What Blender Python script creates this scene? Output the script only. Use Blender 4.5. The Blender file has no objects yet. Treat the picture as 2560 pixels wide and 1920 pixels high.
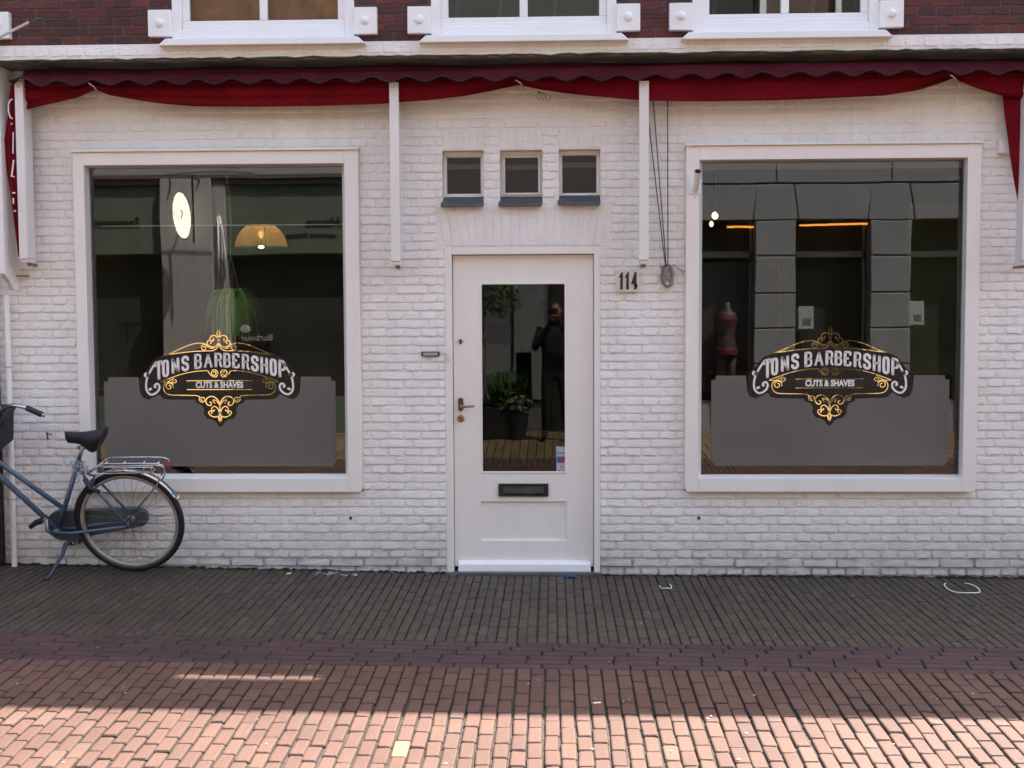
import bpy, bmesh, math, random
from mathutils import Vector, Matrix
from mathutils.geometry import tessellate_polygon
random.seed(7)
R_ = math.radians
scene = bpy.context.scene
COL = scene.collection

# ------------------------------------------------------------------ camera
CAM = Vector((0.0, -7.7, 1.69))
F = 3038.4                     # focal length in photo pixels (2560 wide)
PITCH, YAW, ROLL = 0.06005, 0.03386, -0.0048
cp, sp, cy, sy = math.cos(PITCH), math.sin(PITCH), math.cos(YAW), math.sin(YAW)
FW = Vector((-sy * cp, cy * cp, -sp)); RT = Vector((cy, sy, 0)); UP = RT.cross(FW)
cr, sr = math.cos(ROLL), math.sin(ROLL)
RT, UP = cr * RT + sr * UP, -sr * RT + cr * UP
cam_data = bpy.data.cameras.new('camera')
cam = bpy.data.objects.new('camera', cam_data); COL.objects.link(cam)
M = Matrix((RT, UP, -FW)).transposed().to_4x4(); M.translation = CAM
cam.matrix_world = M
cam_data.sensor_width = 36; cam_data.lens = 36 * F / 2560
cam_data.clip_start = 0.05; cam_data.clip_end = 500
scene.camera = cam

# ------------------------------------------------------------------ light
EL = R_(60.5)
SX, SY, SZ = 0.43, 0.332, 1.0                  # towards the sun: behind the shop, to the right
sdir = Vector((SX, SY, SZ)).normalized()
EL = math.asin(sdir.z)
world = bpy.data.worlds.new('World'); scene.world = world; world.use_nodes = True
wn = world.node_tree.nodes; wl = world.node_tree.links
bg = wn['Background']; sky = wn.new('ShaderNodeTexSky'); sky.sky_type = 'NISHITA'
sky.sun_disc = False; sky.sun_elevation = EL; sky.sun_rotation = math.atan2(SX, SY)
sky.air_density = 1.0; sky.dust_density = 4.0; sky.ozone_density = 1.0
wl.new(sky.outputs[0], bg.inputs[0]); bg.inputs[1].default_value = 0.115
sun_d = bpy.data.lights.new('sun', 'SUN'); sun_d.energy = 5.0; sun_d.angle = R_(0.45); sun_d.color = (1.0, 0.93, 0.84)
sun = bpy.data.objects.new('sun', sun_d); COL.objects.link(sun)
sun.rotation_euler = (-sdir).to_track_quat('-Z', 'Y').to_euler()
scene.view_settings.view_transform = 'Standard'; scene.view_settings.look = 'None'
scene.view_settings.exposure = 2.2; scene.view_settings.gamma = 1.0
scene.render.engine = 'CYCLES'
scene.cycles.max_bounces = 8; scene.cycles.diffuse_bounces = 4; scene.cycles.glossy_bounces = 3
scene.cycles.transparent_max_bounces = 12; scene.cycles.caustics_reflective = False; scene.cycles.caustics_refractive = False
scene.cycles.use_denoising = True

# ------------------------------------------------------------------ helpers
def P(px, py, Y=0.0):
    """point on the vertical plane y=Y seen at photo pixel (px,py)"""
    d = (px - 1280) / F * RT - (py - 960) / F * UP + FW
    return CAM + d * ((Y - CAM.y) / d.y)
def X(px, py=900, Y=0.0): return P(px, py, Y).x
def Z(py, px=1280, Y=0.0): return P(px, py, Y).z
def gz(x, y):
    z = 0.0
    if x < -0.2: z += 0.0185 * (-0.2 - x)
    if x > 0: z -= 0.004 * min(x, 6)
    z *= max(0.0, min(1.0, 1 + (y + 0.2) / 4)) if y < -0.2 else 1
    if y < -1.6:
        t = -1.6 - y
        z -= 0.035 * min(t, 1.0) + 0.05 * max(0, min(t - 1.0, 2.0)) - 0.045 * max(0, min(t - 3.5, 3.0))
    return z
def G(px, py):
    """point on the ground seen at photo pixel"""
    d = (px - 1280) / F * RT - (py - 960) / F * UP + FW
    t = -CAM.z / d.z
    for _ in range(20):
        p = CAM + d * t
        t = (gz(p.x, p.y) - CAM.z) / d.z
    return CAM + d * t

def nodemat(name): 
    m = bpy.data.materials.new(name); m.use_nodes = True
    return m, m.node_tree.nodes, m.node_tree.links, m.node_tree.nodes['Principled BSDF']
def plain(name, col, rough=0.5, metal=0.0, var=0.0, scale=8, bump=0.0, bscale=60, tint=0.0, spec=None, sheen=0, bdist=.02, _=0):
    m, n, l, b = nodemat(name)
    b.inputs['Base Color'].default_value = (*col, 1); b.inputs['Roughness'].default_value = rough
    b.inputs['Metallic'].default_value = metal
    if spec is not None: b.inputs['Specular IOR Level'].default_value = spec
    if sheen: b.inputs['Sheen Weight'].default_value = sheen
    tc = n.new('ShaderNodeTexCoord')
    cur = None
    if var > 0:
        no = n.new('ShaderNodeTexNoise'); no.inputs['Scale'].default_value = scale; no.inputs['Detail'].default_value = 5
        l.new(tc.outputs['Object'], no.inputs['Vector'])
        mr = n.new('ShaderNodeMapRange'); mr.inputs[1].default_value = .3; mr.inputs[2].default_value = .7
        mr.inputs[3].default_value = 1 - var; mr.inputs[4].default_value = 1 + var
        l.new(no.outputs[0], mr.inputs[0])
        cur = mr.outputs[0]
    if tint > 0:
        at = n.new('ShaderNodeAttribute'); at.attribute_name = 'tint'
        mr2 = n.new('ShaderNodeMapRange'); mr2.inputs[3].default_value = 1 - tint; mr2.inputs[4].default_value = 1 + tint
        l.new(at.outputs['Fac'], mr2.inputs[0])
        if cur is None: cur = mr2.outputs[0]
        else:
            mu = n.new('ShaderNodeMath'); mu.operation = 'MULTIPLY'; l.new(cur, mu.inputs[0]); l.new(mr2.outputs[0], mu.inputs[1]); cur = mu.outputs[0]
    if cur is not None:
        vm = n.new('ShaderNodeVectorMath'); vm.operation = 'SCALE'; vm.inputs[0].default_value = col
        l.new(cur, vm.inputs['Scale']); l.new(vm.outputs[0], b.inputs['Base Color'])
    if bump > 0:
        no = n.new('ShaderNodeTexNoise'); no.inputs['Scale'].default_value = bscale; no.inputs['Detail'].default_value = 4
        l.new(tc.outputs['Object'], no.inputs['Vector'])
        bu = n.new('ShaderNodeBump'); bu.inputs['Strength'].default_value = bump; bu.inputs['Distance'].default_value = bdist
        l.new(no.outputs[0], bu.inputs['Height']); l.new(bu.outputs[0], b.inputs['Normal'])
    return m
def emit(name, col, s):
    m, n, l, b = nodemat(name); n.remove(b)
    e = n.new('ShaderNodeEmission'); e.inputs[0].default_value = (*col, 1); e.inputs[1].default_value = s
    l.new(e.outputs[0], n['Material Output'].inputs[0]); return m
def ramp_mat(name, stops, rough, bump=0.3, bscale=90, var_scale=3.0, gloss=None, bdist=.004):
    """colour picked per brick from the 'tint' attribute, plus fine speckle"""
    m, n, l, b = nodemat(name)
    at = n.new('ShaderNodeAttribute'); at.attribute_name = 'tint'
    r = n.new('ShaderNodeValToRGB'); el = r.color_ramp.elements
    while len(el) < len(stops): el.new(0.5)
    for e, (p, c) in zip(el, stops): e.position = p; e.color = (*c, 1)
    l.new(at.outputs['Fac'], r.inputs[0])
    tc = n.new('ShaderNodeTexCoord'); no = n.new('ShaderNodeTexNoise'); no.inputs['Scale'].default_value = bscale; no.inputs['Detail'].default_value = 6
    l.new(tc.outputs['Object'], no.inputs['Vector'])
    n2 = n.new('ShaderNodeTexNoise'); n2.inputs['Scale'].default_value = var_scale; n2.inputs['Detail'].default_value = 4
    l.new(tc.outputs['Object'], n2.inputs['Vector'])
    ad = n.new('ShaderNodeMath'); ad.operation = 'ADD'; l.new(no.outputs[0], ad.inputs[0]); l.new(n2.outputs[0], ad.inputs[1])
    mr = n.new('ShaderNodeMapRange'); mr.inputs[1].default_value = .6; mr.inputs[2].default_value = 1.4; mr.inputs[3].default_value = .72; mr.inputs[4].default_value = 1.25
    l.new(ad.outputs[0], mr.inputs[0])
    vm = n.new('ShaderNodeVectorMath'); vm.operation = 'SCALE'; l.new(r.outputs[0], vm.inputs[0]); l.new(mr.outputs[0], vm.inputs['Scale'])
    da = n.new('ShaderNodeAttribute'); da.attribute_name = 'dirt_shade'  # joint dirt together with painted shade between pavers
    big = n.new('ShaderNodeTexNoise'); big.inputs['Scale'].default_value = .9; big.inputs['Detail'].default_value = 6; big.inputs['Roughness'].default_value = .65; l.new(tc.outputs['Object'], big.inputs['Vector'])
    bm2 = n.new('ShaderNodeMapRange'); bm2.inputs[1].default_value = .35; bm2.inputs[2].default_value = .65; bm2.inputs[3].default_value = .84; bm2.inputs[4].default_value = 1.1; l.new(big.outputs[0], bm2.inputs[0])
    v2 = n.new('ShaderNodeVectorMath'); v2.operation = 'SCALE'; l.new(vm.outputs[0], v2.inputs[0]); l.new(bm2.outputs[0], v2.inputs['Scale'])
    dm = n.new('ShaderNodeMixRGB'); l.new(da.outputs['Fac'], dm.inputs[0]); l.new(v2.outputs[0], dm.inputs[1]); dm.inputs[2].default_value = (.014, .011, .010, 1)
    l.new(dm.outputs[0], b.inputs['Base Color']); b.inputs['Roughness'].default_value = rough
    bu = n.new('ShaderNodeBump'); bu.inputs['Strength'].default_value = bump; bu.inputs['Distance'].default_value = bdist
    l.new(no.outputs[0], bu.inputs['Height']); l.new(bu.outputs[0], b.inputs['Normal'])
    return m
def glassmat(name, refl=0.1, tint=(1, 1, 1), rough=0.0):
    m, n, l, b = nodemat(name); n.remove(b)
    t = n.new('ShaderNodeBsdfTransparent'); t.inputs[0].default_value = (*tint, 1)
    g = n.new('ShaderNodeBsdfGlossy'); g.inputs['Roughness'].default_value = rough
    tcg = n.new('ShaderNodeTexCoord'); ng = n.new('ShaderNodeTexNoise'); ng.inputs['Scale'].default_value = 1.7; ng.inputs['Detail'].default_value = 1; l.new(tcg.outputs['Object'], ng.inputs['Vector'])
    bg_ = n.new('ShaderNodeBump'); bg_.inputs['Strength'].default_value = .045; bg_.inputs['Distance'].default_value = .012; l.new(ng.outputs[0], bg_.inputs['Height']); l.new(bg_.outputs[0], g.inputs['Normal'])
    lw = n.new('ShaderNodeFresnel'); lw.inputs[0].default_value = 1.5
    mr = n.new('ShaderNodeMapRange'); mr.inputs[1].default_value = .04; mr.inputs[2].default_value = 1; mr.inputs[3].default_value = refl; mr.inputs[4].default_value = 1
    l.new(lw.outputs[0], mr.inputs[0])
    mx = n.new('ShaderNodeMixShader'); l.new(mr.outputs[0], mx.inputs[0]); l.new(t.outputs[0], mx.inputs[1]); l.new(g.outputs[0], mx.inputs[2])
    l.new(mx.outputs[0], n['Material Output'].inputs[0]); return m

def wpos(o):
    v = Vector((0, 0, 0))
    while o is not None: v += o.location; o = o.parent
    return v
def tag(o, label=None, cat=None, group=None, kind=None):
    if label: o['label'] = label
    if cat: o['category'] = cat
    if group: o['group'] = group
    if kind: o['kind'] = kind
    return o
def thing(name, label, cat, loc=(0, 0, 0), group=None):
    o = bpy.data.objects.new(name, None); COL.objects.link(o); o.location = loc; o.empty_display_size = .1
    return tag(o, label, cat, group)

class MB:
    def __init__(s): s.v = []; s.f = []; s.t = []; s.cur = 0.5; s.d = {}
    def add(s, vs, fs):
        o = len(s.v); s.v += [tuple(v) for v in vs]; s.t += [s.cur] * len(vs)
        s.f += [tuple(i + o for i in f) for f in fs]
    def box(s, x0, x1, y0, y1, z0, z1):
        if x0 > x1: x0, x1 = x1, x0
        if y0 > y1: y0, y1 = y1, y0
        if z0 > z1: z0, z1 = z1, z0
        vs = [(x, y, z) for x in (x0, x1) for y in (y0, y1) for z in (z0, z1)]
        s.add(vs, [(0, 1, 3, 2), (4, 6, 7, 5), (0, 4, 5, 1), (2, 3, 7, 6), (0, 2, 6, 4), (1, 5, 7, 3)])
    def prism(s, poly, y0, y1):
        """polygon in xz extruded from y0 to y1 (concave allowed)"""
        n = len(poly)
        tris = tessellate_polygon([[Vector((p[0], p[1], 0)) for p in poly]])
        vs = [(p[0], y0, p[1]) for p in poly] + [(p[0], y1, p[1]) for p in poly]
        s.add(vs, [tuple(t) for t in tris] + [tuple(i + n for i in reversed(t)) for t in tris] +
              [(i, (i + 1) % n, (i + 1) % n + n, i + n) for i in range(n)])
    def prismx(s, poly, x0, x1):
        """polygon in yz extruded along x"""
        n = len(poly)
        tris = tessellate_polygon([[Vector((p[0], p[1], 0)) for p in poly]])
        vs = [(x0, p[0], p[1]) for p in poly] + [(x1, p[0], p[1]) for p in poly]
        s.add(vs, [tuple(t) for t in tris] + [tuple(i + n for i in reversed(t)) for t in tris] +
              [(i, (i + 1) % n, (i + 1) % n + n, i + n) for i in range(n)])
    def tube(s, pts, r, n=8, closed=False, cap=True):
        pts = [Vector(p) for p in pts]; m = len(pts)
        rs = r if isinstance(r, (list, tuple)) else [r] * m
        prev = None; rings = []
        for i, p in enumerate(pts):
            a = pts[(i - 1) % m] if (i > 0 or closed) else p
            b = pts[(i + 1) % m] if (i < m - 1 or closed) else p
            t = (b - a); t = t.normalized() if t.length > 1e-9 else Vector((0, 0, 1))
            if prev is None:
                u = t.cross(Vector((0, 1, 0)))
                if u.length < .1: u = t.cross(Vector((1, 0, 0)))
            else: u = prev - t * prev.dot(t)
            u.normalize(); prev = u; w = t.cross(u)
            rings.append([p + (u * math.cos(2 * math.pi * k / n) + w * math.sin(2 * math.pi * k / n)) * rs[i] for k in range(n)])
        vs = [q for g in rings for q in g]; fs = []
        for i in range(m if closed else m - 1):
            j = (i + 1) % m
            for k in range(n):
                k2 = (k + 1) % n
                fs.append((i * n + k, i * n + k2, j * n + k2, j * n + k))
        if not closed and cap:
            fs.append(tuple(range(n - 1, -1, -1))); fs.append(tuple((m - 1) * n + k for k in range(n)))
        s.add(vs, fs)
    def lathe(s, prof, c, axis='z', n=24):
        c = Vector(c); vs = []
        for r, h in prof:
            for k in range(n):
                a = 2 * math.pi * k / n
                if axis == 'z': q = (r * math.cos(a), r * math.sin(a), h)
                elif axis == 'y': q = (r * math.cos(a), h, r * math.sin(a))
                else: q = (h, r * math.cos(a), r * math.sin(a))
                vs.append(c + Vector(q))
        fs = []
        for i in range(len(prof) - 1):
            for k in range(n):
                k2 = (k + 1) % n; fs.append((i * n + k, i * n + k2, (i + 1) * n + k2, (i + 1) * n + k))
        s.add(vs, fs)
    def sphere(s, c, rx, ry, rz, n=10, m=8):
        c = Vector(c); vs = []; fs = []
        for i in range(m + 1):
            a = math.pi * i / m
            for k in range(n):
                b = 2 * math.pi * k / n
                vs.append(c + Vector((rx * math.sin(a) * math.cos(b), ry * math.sin(a) * math.sin(b), rz * math.cos(a))))
        for i in range(m):
            for k in range(n):
                k2 = (k + 1) % n; fs.append((i * n + k, (i + 1) * n + k, (i + 1) * n + k2, i * n + k2))
        s.add(vs, fs)
    def build(s, name, mat, parent=None, bevel=0, smooth=False, local=False, origin=None, solid=0, segs=2, recalc=True):
        off = Vector((0, 0, 0))
        if parent is not None and not local: off = wpos(parent)
        if parent is None and origin is None and s.v:
            xs = [v[0] for v in s.v]; ys = [v[1] for v in s.v]; zs = [v[2] for v in s.v]
            origin = ((min(xs) + max(xs)) / 2, (min(ys) + max(ys)) / 2, min(zs))
        if parent is None: off = Vector(origin)
        me = bpy.data.meshes.new(name)
        me.from_pydata([(v[0] - off.x, v[1] - off.y, v[2] - off.z) for v in s.v], [], s.f)
        at = me.attributes.new('tint', 'FLOAT', 'POINT'); at.data.foreach_set('value', s.t)
        if s.d:
            a2 = me.attributes.new('dirt_shade', 'FLOAT', 'POINT'); a2.data.foreach_set('value', [s.d.get(i, 0.0) for i in range(len(s.v))])
        if recalc:
            bm = bmesh.new(); bm.from_mesh(me); bmesh.ops.recalc_face_normals(bm, faces=bm.faces); bm.to_mesh(me); bm.free()
        if smooth:
            me.polygons.foreach_set('use_smooth', [True] * len(me.polygons))
        me.materials.append(mat)
        o = bpy.data.objects.new(name, me); COL.objects.link(o)
        if parent is None: o.location = off
        else: o.parent = parent
        if solid:
            md = o.modifiers.new('Solid', 'SOLIDIFY'); md.thickness = solid
        if bevel:
            md = o.modifiers.new('Bevel', 'BEVEL'); md.width = bevel; md.segments = segs; md.limit_method = 'ANGLE'; md.harden_normals = False
        return o
def text_mesh(name, body, size, loc, mat, parent=None, extrude=.0008, align='CENTER', sx=1.0, rot=(math.pi / 2, 0, 0), shear=0.0, bold=0.0, spacing=1.0):
    cu = bpy.data.curves.new('text_tmp', 'FONT'); cu.body = body; cu.size = size; cu.align_x = align; cu.align_y = 'CENTER'
    cu.extrude = extrude; cu.shear = shear; cu.offset = bold; cu.space_character = spacing; cu.resolution_u = 3
    ob = bpy.data.objects.new('tmp', cu); COL.objects.link(ob)
    dg = bpy.context.evaluated_depsgraph_get(); me = bpy.data.meshes.new_from_object(ob.evaluated_get(dg))
    bpy.data.objects.remove(ob); bpy.data.curves.remove(cu)
    mw = Matrix.Translation(Vector(loc) - (wpos(parent) if parent else Vector((0, 0, 0)))) @ Matrix.Rotation(rot[2], 4, 'Z') @ Matrix.Rotation(rot[0], 4, 'X') @ Matrix.Diagonal((sx, 1, 1, 1))
    me.transform(mw); me.name = name
    me.materials.clear(); me.materials.append(mat)
    o = bpy.data.objects.new(name, me); COL.objects.link(o)
    if parent: o.parent = parent
    return o
def dup(root, loc, label=None):
    r = root.copy(); COL.objects.link(r); r.location = loc
    if label: r['label'] = label
    for ch in list(root.children):
        c = ch.copy(); COL.objects.link(c); c.parent = r
        for g in ch.children:
            d = g.copy(); COL.objects.link(d); d.parent = c
    return r
def bez(pts, n=8):
    """Catmull-Rom through 2D/3D points"""
    P_ = [Vector(p) for p in pts]; out = []
    for i in range(len(P_) - 1):
        p0 = P_[i - 1] if i > 0 else P_[i] * 2 - P_[i + 1]; p1 = P_[i]; p2 = P_[i + 1]
        p3 = P_[i + 2] if i + 2 < len(P_) else P_[i + 1] * 2 - P_[i]
        for k in range(n):
            t = k / n
            out.append(0.5 * ((2 * p1) + (p2 - p0) * t + (2 * p0 - 5 * p1 + 4 * p2 - p3) * t * t + (3 * p1 - p0 - 3 * p2 + p3) * t ** 3))
    out.append(P_[-1]); return out

# ------------------------------------------------------------------ materials
def wall_paint():
    m, n, l, b = nodemat('white_wall_paint')
    tc = n.new('ShaderNodeTexCoord'); geo = n.new('ShaderNodeNewGeometry')
    sep = n.new('ShaderNodeSeparateXYZ'); l.new(geo.outputs['Position'], sep.inputs[0])
    big = n.new('ShaderNodeTexNoise'); big.inputs['Scale'].default_value = 2.2; big.inputs['Detail'].default_value = 6; l.new(geo.outputs['Position'], big.inputs['Vector'])
    r = n.new('ShaderNodeValToRGB'); r.color_ramp.elements[0].position = .3; r.color_ramp.elements[0].color = (.80, .76, .72, 1)
    r.color_ramp.elements[1].position = .7; r.color_ramp.elements[1].color = (.88, .85, .815, 1); l.new(big.outputs[0], r.inputs[0])
    stn = n.new('ShaderNodeTexNoise'); stn.inputs['Scale'].default_value = 3.2; stn.inputs['Detail'].default_value = 7; stn.inputs['Roughness'].default_value = .65
    smp = n.new('ShaderNodeMapping'); smp.inputs['Scale'].default_value = (2.6, 1, .35); l.new(geo.outputs['Position'], smp.inputs[0]); l.new(smp.outputs[0], stn.inputs['Vector'])
    smr = n.new('ShaderNodeMapRange'); smr.inputs[1].default_value = .5; smr.inputs[2].default_value = .74; smr.inputs[4].default_value = .24; l.new(stn.outputs[0], smr.inputs[0])
    smx = n.new('ShaderNodeMixRGB'); l.new(smr.outputs[0], smx.inputs[0]); l.new(r.outputs[0], smx.inputs[1]); smx.inputs[2].default_value = (.50, .46, .42, 1)
    # dirt splashed on the foot of the wall
    dn = n.new('ShaderNodeTexNoise'); dn.inputs['Scale'].default_value = 9; dn.inputs['Detail'].default_value = 8; dn.inputs['Roughness'].default_value = .7
    l.new(geo.outputs['Position'], dn.inputs['Vector'])
    hz = n.new('ShaderNodeMapRange'); hz.inputs[1].default_value = 0.0; hz.inputs[2].default_value = .42; hz.inputs[3].default_value = .95; hz.inputs[4].default_value = .0
    l.new(sep.outputs[2], hz.inputs[0])
    mu = n.new('ShaderNodeMath'); mu.operation = 'MULTIPLY'; l.new(hz.outputs[0], mu.inputs[0]); l.new(dn.outputs[0], mu.inputs[1])
    mx = n.new('ShaderNodeMixRGB'); l.new(mu.outputs[0], mx.inputs[0]); l.new(smx.outputs[0], mx.inputs[1]); mx.inputs[2].default_value = (.2, .17, .14, 1)
    # small dark chips
    ch = n.new('ShaderNodeTexNoise'); ch.inputs['Scale'].default_value = 38; ch.inputs['Detail'].default_value = 2; l.new(geo.outputs['Position'], ch.inputs['Vector'])
    cr_ = n.new('ShaderNodeMapRange'); cr_.inputs[1].default_value = .765; cr_.inputs[2].default_value = .79; cr_.inputs[4].default_value = .5; l.new(ch.outputs[0], cr_.inputs[0])
    m2 = n.new('ShaderNodeMixRGB'); l.new(cr_.outputs[0], m2.inputs[0]); l.new(mx.outputs[0], m2.inputs[1]); m2.inputs[2].default_value = (.18, .14, .12, 1)
    # blackened open joints in the lowest courses
    jm = n.new('ShaderNodeMapRange'); jm.inputs[1].default_value = -.003; jm.inputs[2].default_value = -.0005; l.new(sep.outputs[1], jm.inputs[0])
    jz = n.new('ShaderNodeMapRange'); jz.inputs[1].default_value = .05; jz.inputs[2].default_value = .5; jz.inputs[3].default_value = 1.0; jz.inputs[4].default_value = .0; l.new(sep.outputs[2], jz.inputs[0])
    jn = n.new('ShaderNodeTexNoise'); jn.inputs['Scale'].default_value = 7; jn.inputs['Detail'].default_value = 6; l.new(geo.outputs['Position'], jn.inputs['Vector'])
    js = n.new('ShaderNodeMath'); js.operation = 'ADD'; l.new(jn.outputs[0], js.inputs[0]); l.new(jz.outputs[0], js.inputs[1])
    jr = n.new('ShaderNodeMapRange'); jr.inputs[1].default_value = 1.3; jr.inputs[2].default_value = 1.55; jr.inputs[4].default_value = .6; l.new(js.outputs[0], jr.inputs[0])
    jj = n.new('ShaderNodeMath'); jj.operation = 'MULTIPLY'; l.new(jr.outputs[0], jj.inputs[0]); l.new(jm.outputs[0], jj.inputs[1])
    m3 = n.new('ShaderNodeMixRGB'); l.new(jj.outputs[0], m3.inputs[0]); l.new(m2.outputs[0], m3.inputs[1]); m3.inputs[2].default_value = (.05, .04, .035, 1)
    l.new(m3.outputs[0], b.inputs['Base Color']); b.inputs['Roughness'].default_value = .55
    f = n.new('ShaderNodeTexNoise'); f.inputs['Scale'].default_value = 55; f.inputs['Detail'].default_value = 5; f.inputs['Roughness'].default_value = .6
    mp = n.new('ShaderNodeMapping'); mp.inputs['Rotation'].default_value = (0, .6, 0); mp.inputs['Scale'].default_value = (.5, 1, 1.3)
    l.new(geo.outputs['Position'], mp.inputs[0]); l.new(mp.outputs[0], f.inputs['Vector'])
    bu = n.new('ShaderNodeBump'); bu.inputs['Strength'].default_value = .55; bu.inputs['Distance'].default_value = .010
    l.new(f.outputs[0], bu.inputs['Height']); l.new(bu.outputs[0], b.inputs['Normal'])
    return m
M_wall = wall_paint()
def woodpaint(name, col, rough):
    m = plain(name, col, rough, bump=.16, bscale=22, bdist=.006); n = m.node_tree.nodes; l = m.node_tree.links; b = n['Principled BSDF']
    geo = n.new('ShaderNodeNewGeometry'); sp = n.new('ShaderNodeSeparateXYZ'); l.new(geo.outputs['Position'], sp.inputs[0])
    a = n.new('ShaderNodeTexNoise'); a.inputs['Scale'].default_value = 5; a.inputs['Detail'].default_value = 8; a.inputs['Roughness'].default_value = .7; mp = n.new('ShaderNodeMapping'); mp.inputs['Scale'].default_value = (2.2, 1, .5); l.new(geo.outputs['Position'], mp.inputs[0]); l.new(mp.outputs[0], a.inputs['Vector'])
    ar = n.new('ShaderNodeMapRange'); ar.inputs[1].default_value = .42; ar.inputs[2].default_value = .75; ar.inputs[3].default_value = 0; ar.inputs[4].default_value = .17; l.new(a.outputs[0], ar.inputs[0])
    c = n.new('ShaderNodeTexNoise'); c.inputs['Scale'].default_value = 30; c.inputs['Detail'].default_value = 3; l.new(geo.outputs['Position'], c.inputs['Vector'])
    cc = n.new('ShaderNodeMapRange'); cc.inputs[1].default_value = .755; cc.inputs[2].default_value = .78; cc.inputs[4].default_value = .7; l.new(c.outputs[0], cc.inputs[0])
    mx = n.new('ShaderNodeMixRGB'); l.new(ar.outputs[0], mx.inputs[0]); mx.inputs[1].default_value = (*col, 1); mx.inputs[2].default_value = (col[0] * .72, col[1] * .68, col[2] * .62, 1)
    m2 = n.new('ShaderNodeMixRGB'); l.new(cc.outputs[0], m2.inputs[0]); l.new(mx.outputs[0], m2.inputs[1]); m2.inputs[2].default_value = (.22, .18, .15, 1)
    l.new(m2.outputs[0], b.inputs['Base Color']); return m
M_wood = woodpaint('white_wood_paint', (.87, .825, .775), .4)
M_wood2 = plain('bright_white_gloss', (.86, .86, .86), .3, var=.03, scale=4)
M_cream = plain('cream_metal', (.78, .74, .70), .45, var=.04, scale=3)
M_ubrick = ramp_mat('dark_red_brick', [(0, (0.0591, 0.0180, 0.0161)), (.45, (0.0844, 0.0205, 0.0161)), (.8, (0.1114, 0.0244, 0.0184)), (1, (0.1435, 0.0308, 0.0218))], .75, .5, 70)
M_umort = plain('grey_mortar', (.085, .068, .062), .9, var=.35, scale=14, bump=.4)
M_pave = ramp_mat('clinker', [(0, (0.0472, 0.0364, 0.0255)), (.35, (0.0555, 0.0420, 0.0282)), (.65, (0.0653, 0.0491, 0.0293)), (.9, (0.0590, 0.0377, 0.0260)), (1, (0.0798, 0.0628, 0.0487))], .62, .5, 110)
M_road = ramp_mat('red_paver', [(0, (0.0815, 0.0398, 0.0292)), (.4, (0.0890, 0.0437, 0.0315)), (.85, (0.0963, 0.0484, 0.0338)), (.95, (0.0988, 0.0557, 0.0391)), (.985, (0.0988, 0.0557, 0.0391)), (1, (.24, .185, .08))], .72, .5, 120)
M_bord = ramp_mat('border_paver', [(0, (0.0439, 0.0224, 0.0236)), (.6, (0.0542, 0.0272, 0.0269)), (1, (0.0619, 0.0318, 0.0309))], .66, .5, 120)
M_sand = plain('joint_sand', (.05, .039, .032), .95, var=.4, scale=20, bump=.4)
M_glass = glassmat('shop_glass', .095, (.86, .9, .88))
M_film = plain('grey_window_film', (.155, .14, .126), .5, var=.15, scale=.9, bump=.05, bscale=3)
def mixin(m, fac, tint=(1, 1, 1)):
    n = m.node_tree.nodes; l = m.node_tree.links; t = n.new('ShaderNodeBsdfTransparent'); t.inputs[0].default_value = (*tint, 1); x = n.new('ShaderNodeMixShader'); x.inputs[0].default_value = fac
    l.new(n['Principled BSDF'].outputs[0], x.inputs[1]); l.new(t.outputs[0], x.inputs[2]); l.new(x.outputs[0], n['Material Output'].inputs[0])
mixin(M_film, .16)
M_slate = plain('blue_slate', (.085, .09, .105), .5, var=.25, scale=18, bump=.15)
M_dark = plain('dark_room', (.035, .034, .03), .9)
M_canvas = plain('red_canvas', (.17, .006, .014), .85, var=.18, scale=6, bump=.15, bscale=200, spec=.1)
M_canvas2 = plain('faded_red_canvas', (.078, .012, .017), .88, var=.32, scale=3, bump=.2, bscale=180, spec=.1)
M_bind = plain('dark_binding', (.018, .008, .012), .8)
M_black = plain('black_rubber', (.012, .012, .013), .55, var=.2, scale=30)
M_blackm = plain('black_metal', (.02, .02, .022), .35)
M_chrome = plain('chrome', (.62, .62, .63), .22, metal=1, var=.08, scale=25)
M_steel = plain('dull_steel', (.42, .41, .40), .38, metal=1, var=.15, scale=20)
M_rim = plain('rim_alloy', (.42, .39, .35), .5, metal=.5, var=.12, scale=20)
M_blue = plain('blue_grey_enamel', (.085, .135, .21), .32, var=.12, scale=14, spec=.6)
M_ggrey = plain('chain_case_grey', (.085, .095, .095), .42, var=.15, scale=12)
M_brass = plain('aged_brass', (.42, .22, .08), .35, metal=1, var=.15, scale=30)
M_bronze = plain('dark_bronze', (.12, .09, .07), .42, metal=.8, var=.2, scale=30)
M_white = plain('white_vinyl', (.88, .85, .80), .5)
def gold_mat():
    m, n, l, b = nodemat('gold_leaf'); b.inputs['Base Color'].default_value = (1.0, .66, .28, 1)
    b.inputs['Metallic'].default_value = 1.0; b.inputs['Roughness'].default_value = .07
    tc = n.new('ShaderNodeTexCoord'); no = n.new('ShaderNodeTexNoise'); no.inputs['Scale'].default_value = 14; l.new(tc.outputs['Object'], no.inputs['Vector']); bu = n.new('ShaderNodeBump'); bu.inputs['Strength'].default_value = .25; bu.inputs['Distance'].default_value = .004; l.new(no.outputs[0], bu.inputs['Height']); l.new(bu.outputs[0], b.inputs['Normal']); return m
M_gold = gold_mat()
M_rope = plain('grey_rope', (.36, .32, .30), .9, var=.3, scale=90, bump=.5, bscale=250)
M_cord = plain('dark_cord', (.09, .08, .08), .9)
M_green = plain('leaf_green', (.055, .13, .03), .5, var=.35, scale=30, tint=.5)
M_moss = plain('mossy_edge', (.06, .07, .03), .95, var=.6, scale=12, bump=.6)
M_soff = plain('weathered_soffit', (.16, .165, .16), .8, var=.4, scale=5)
M_plastic = plain('white_plastic', (.80, .80, .80), .35)
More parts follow.
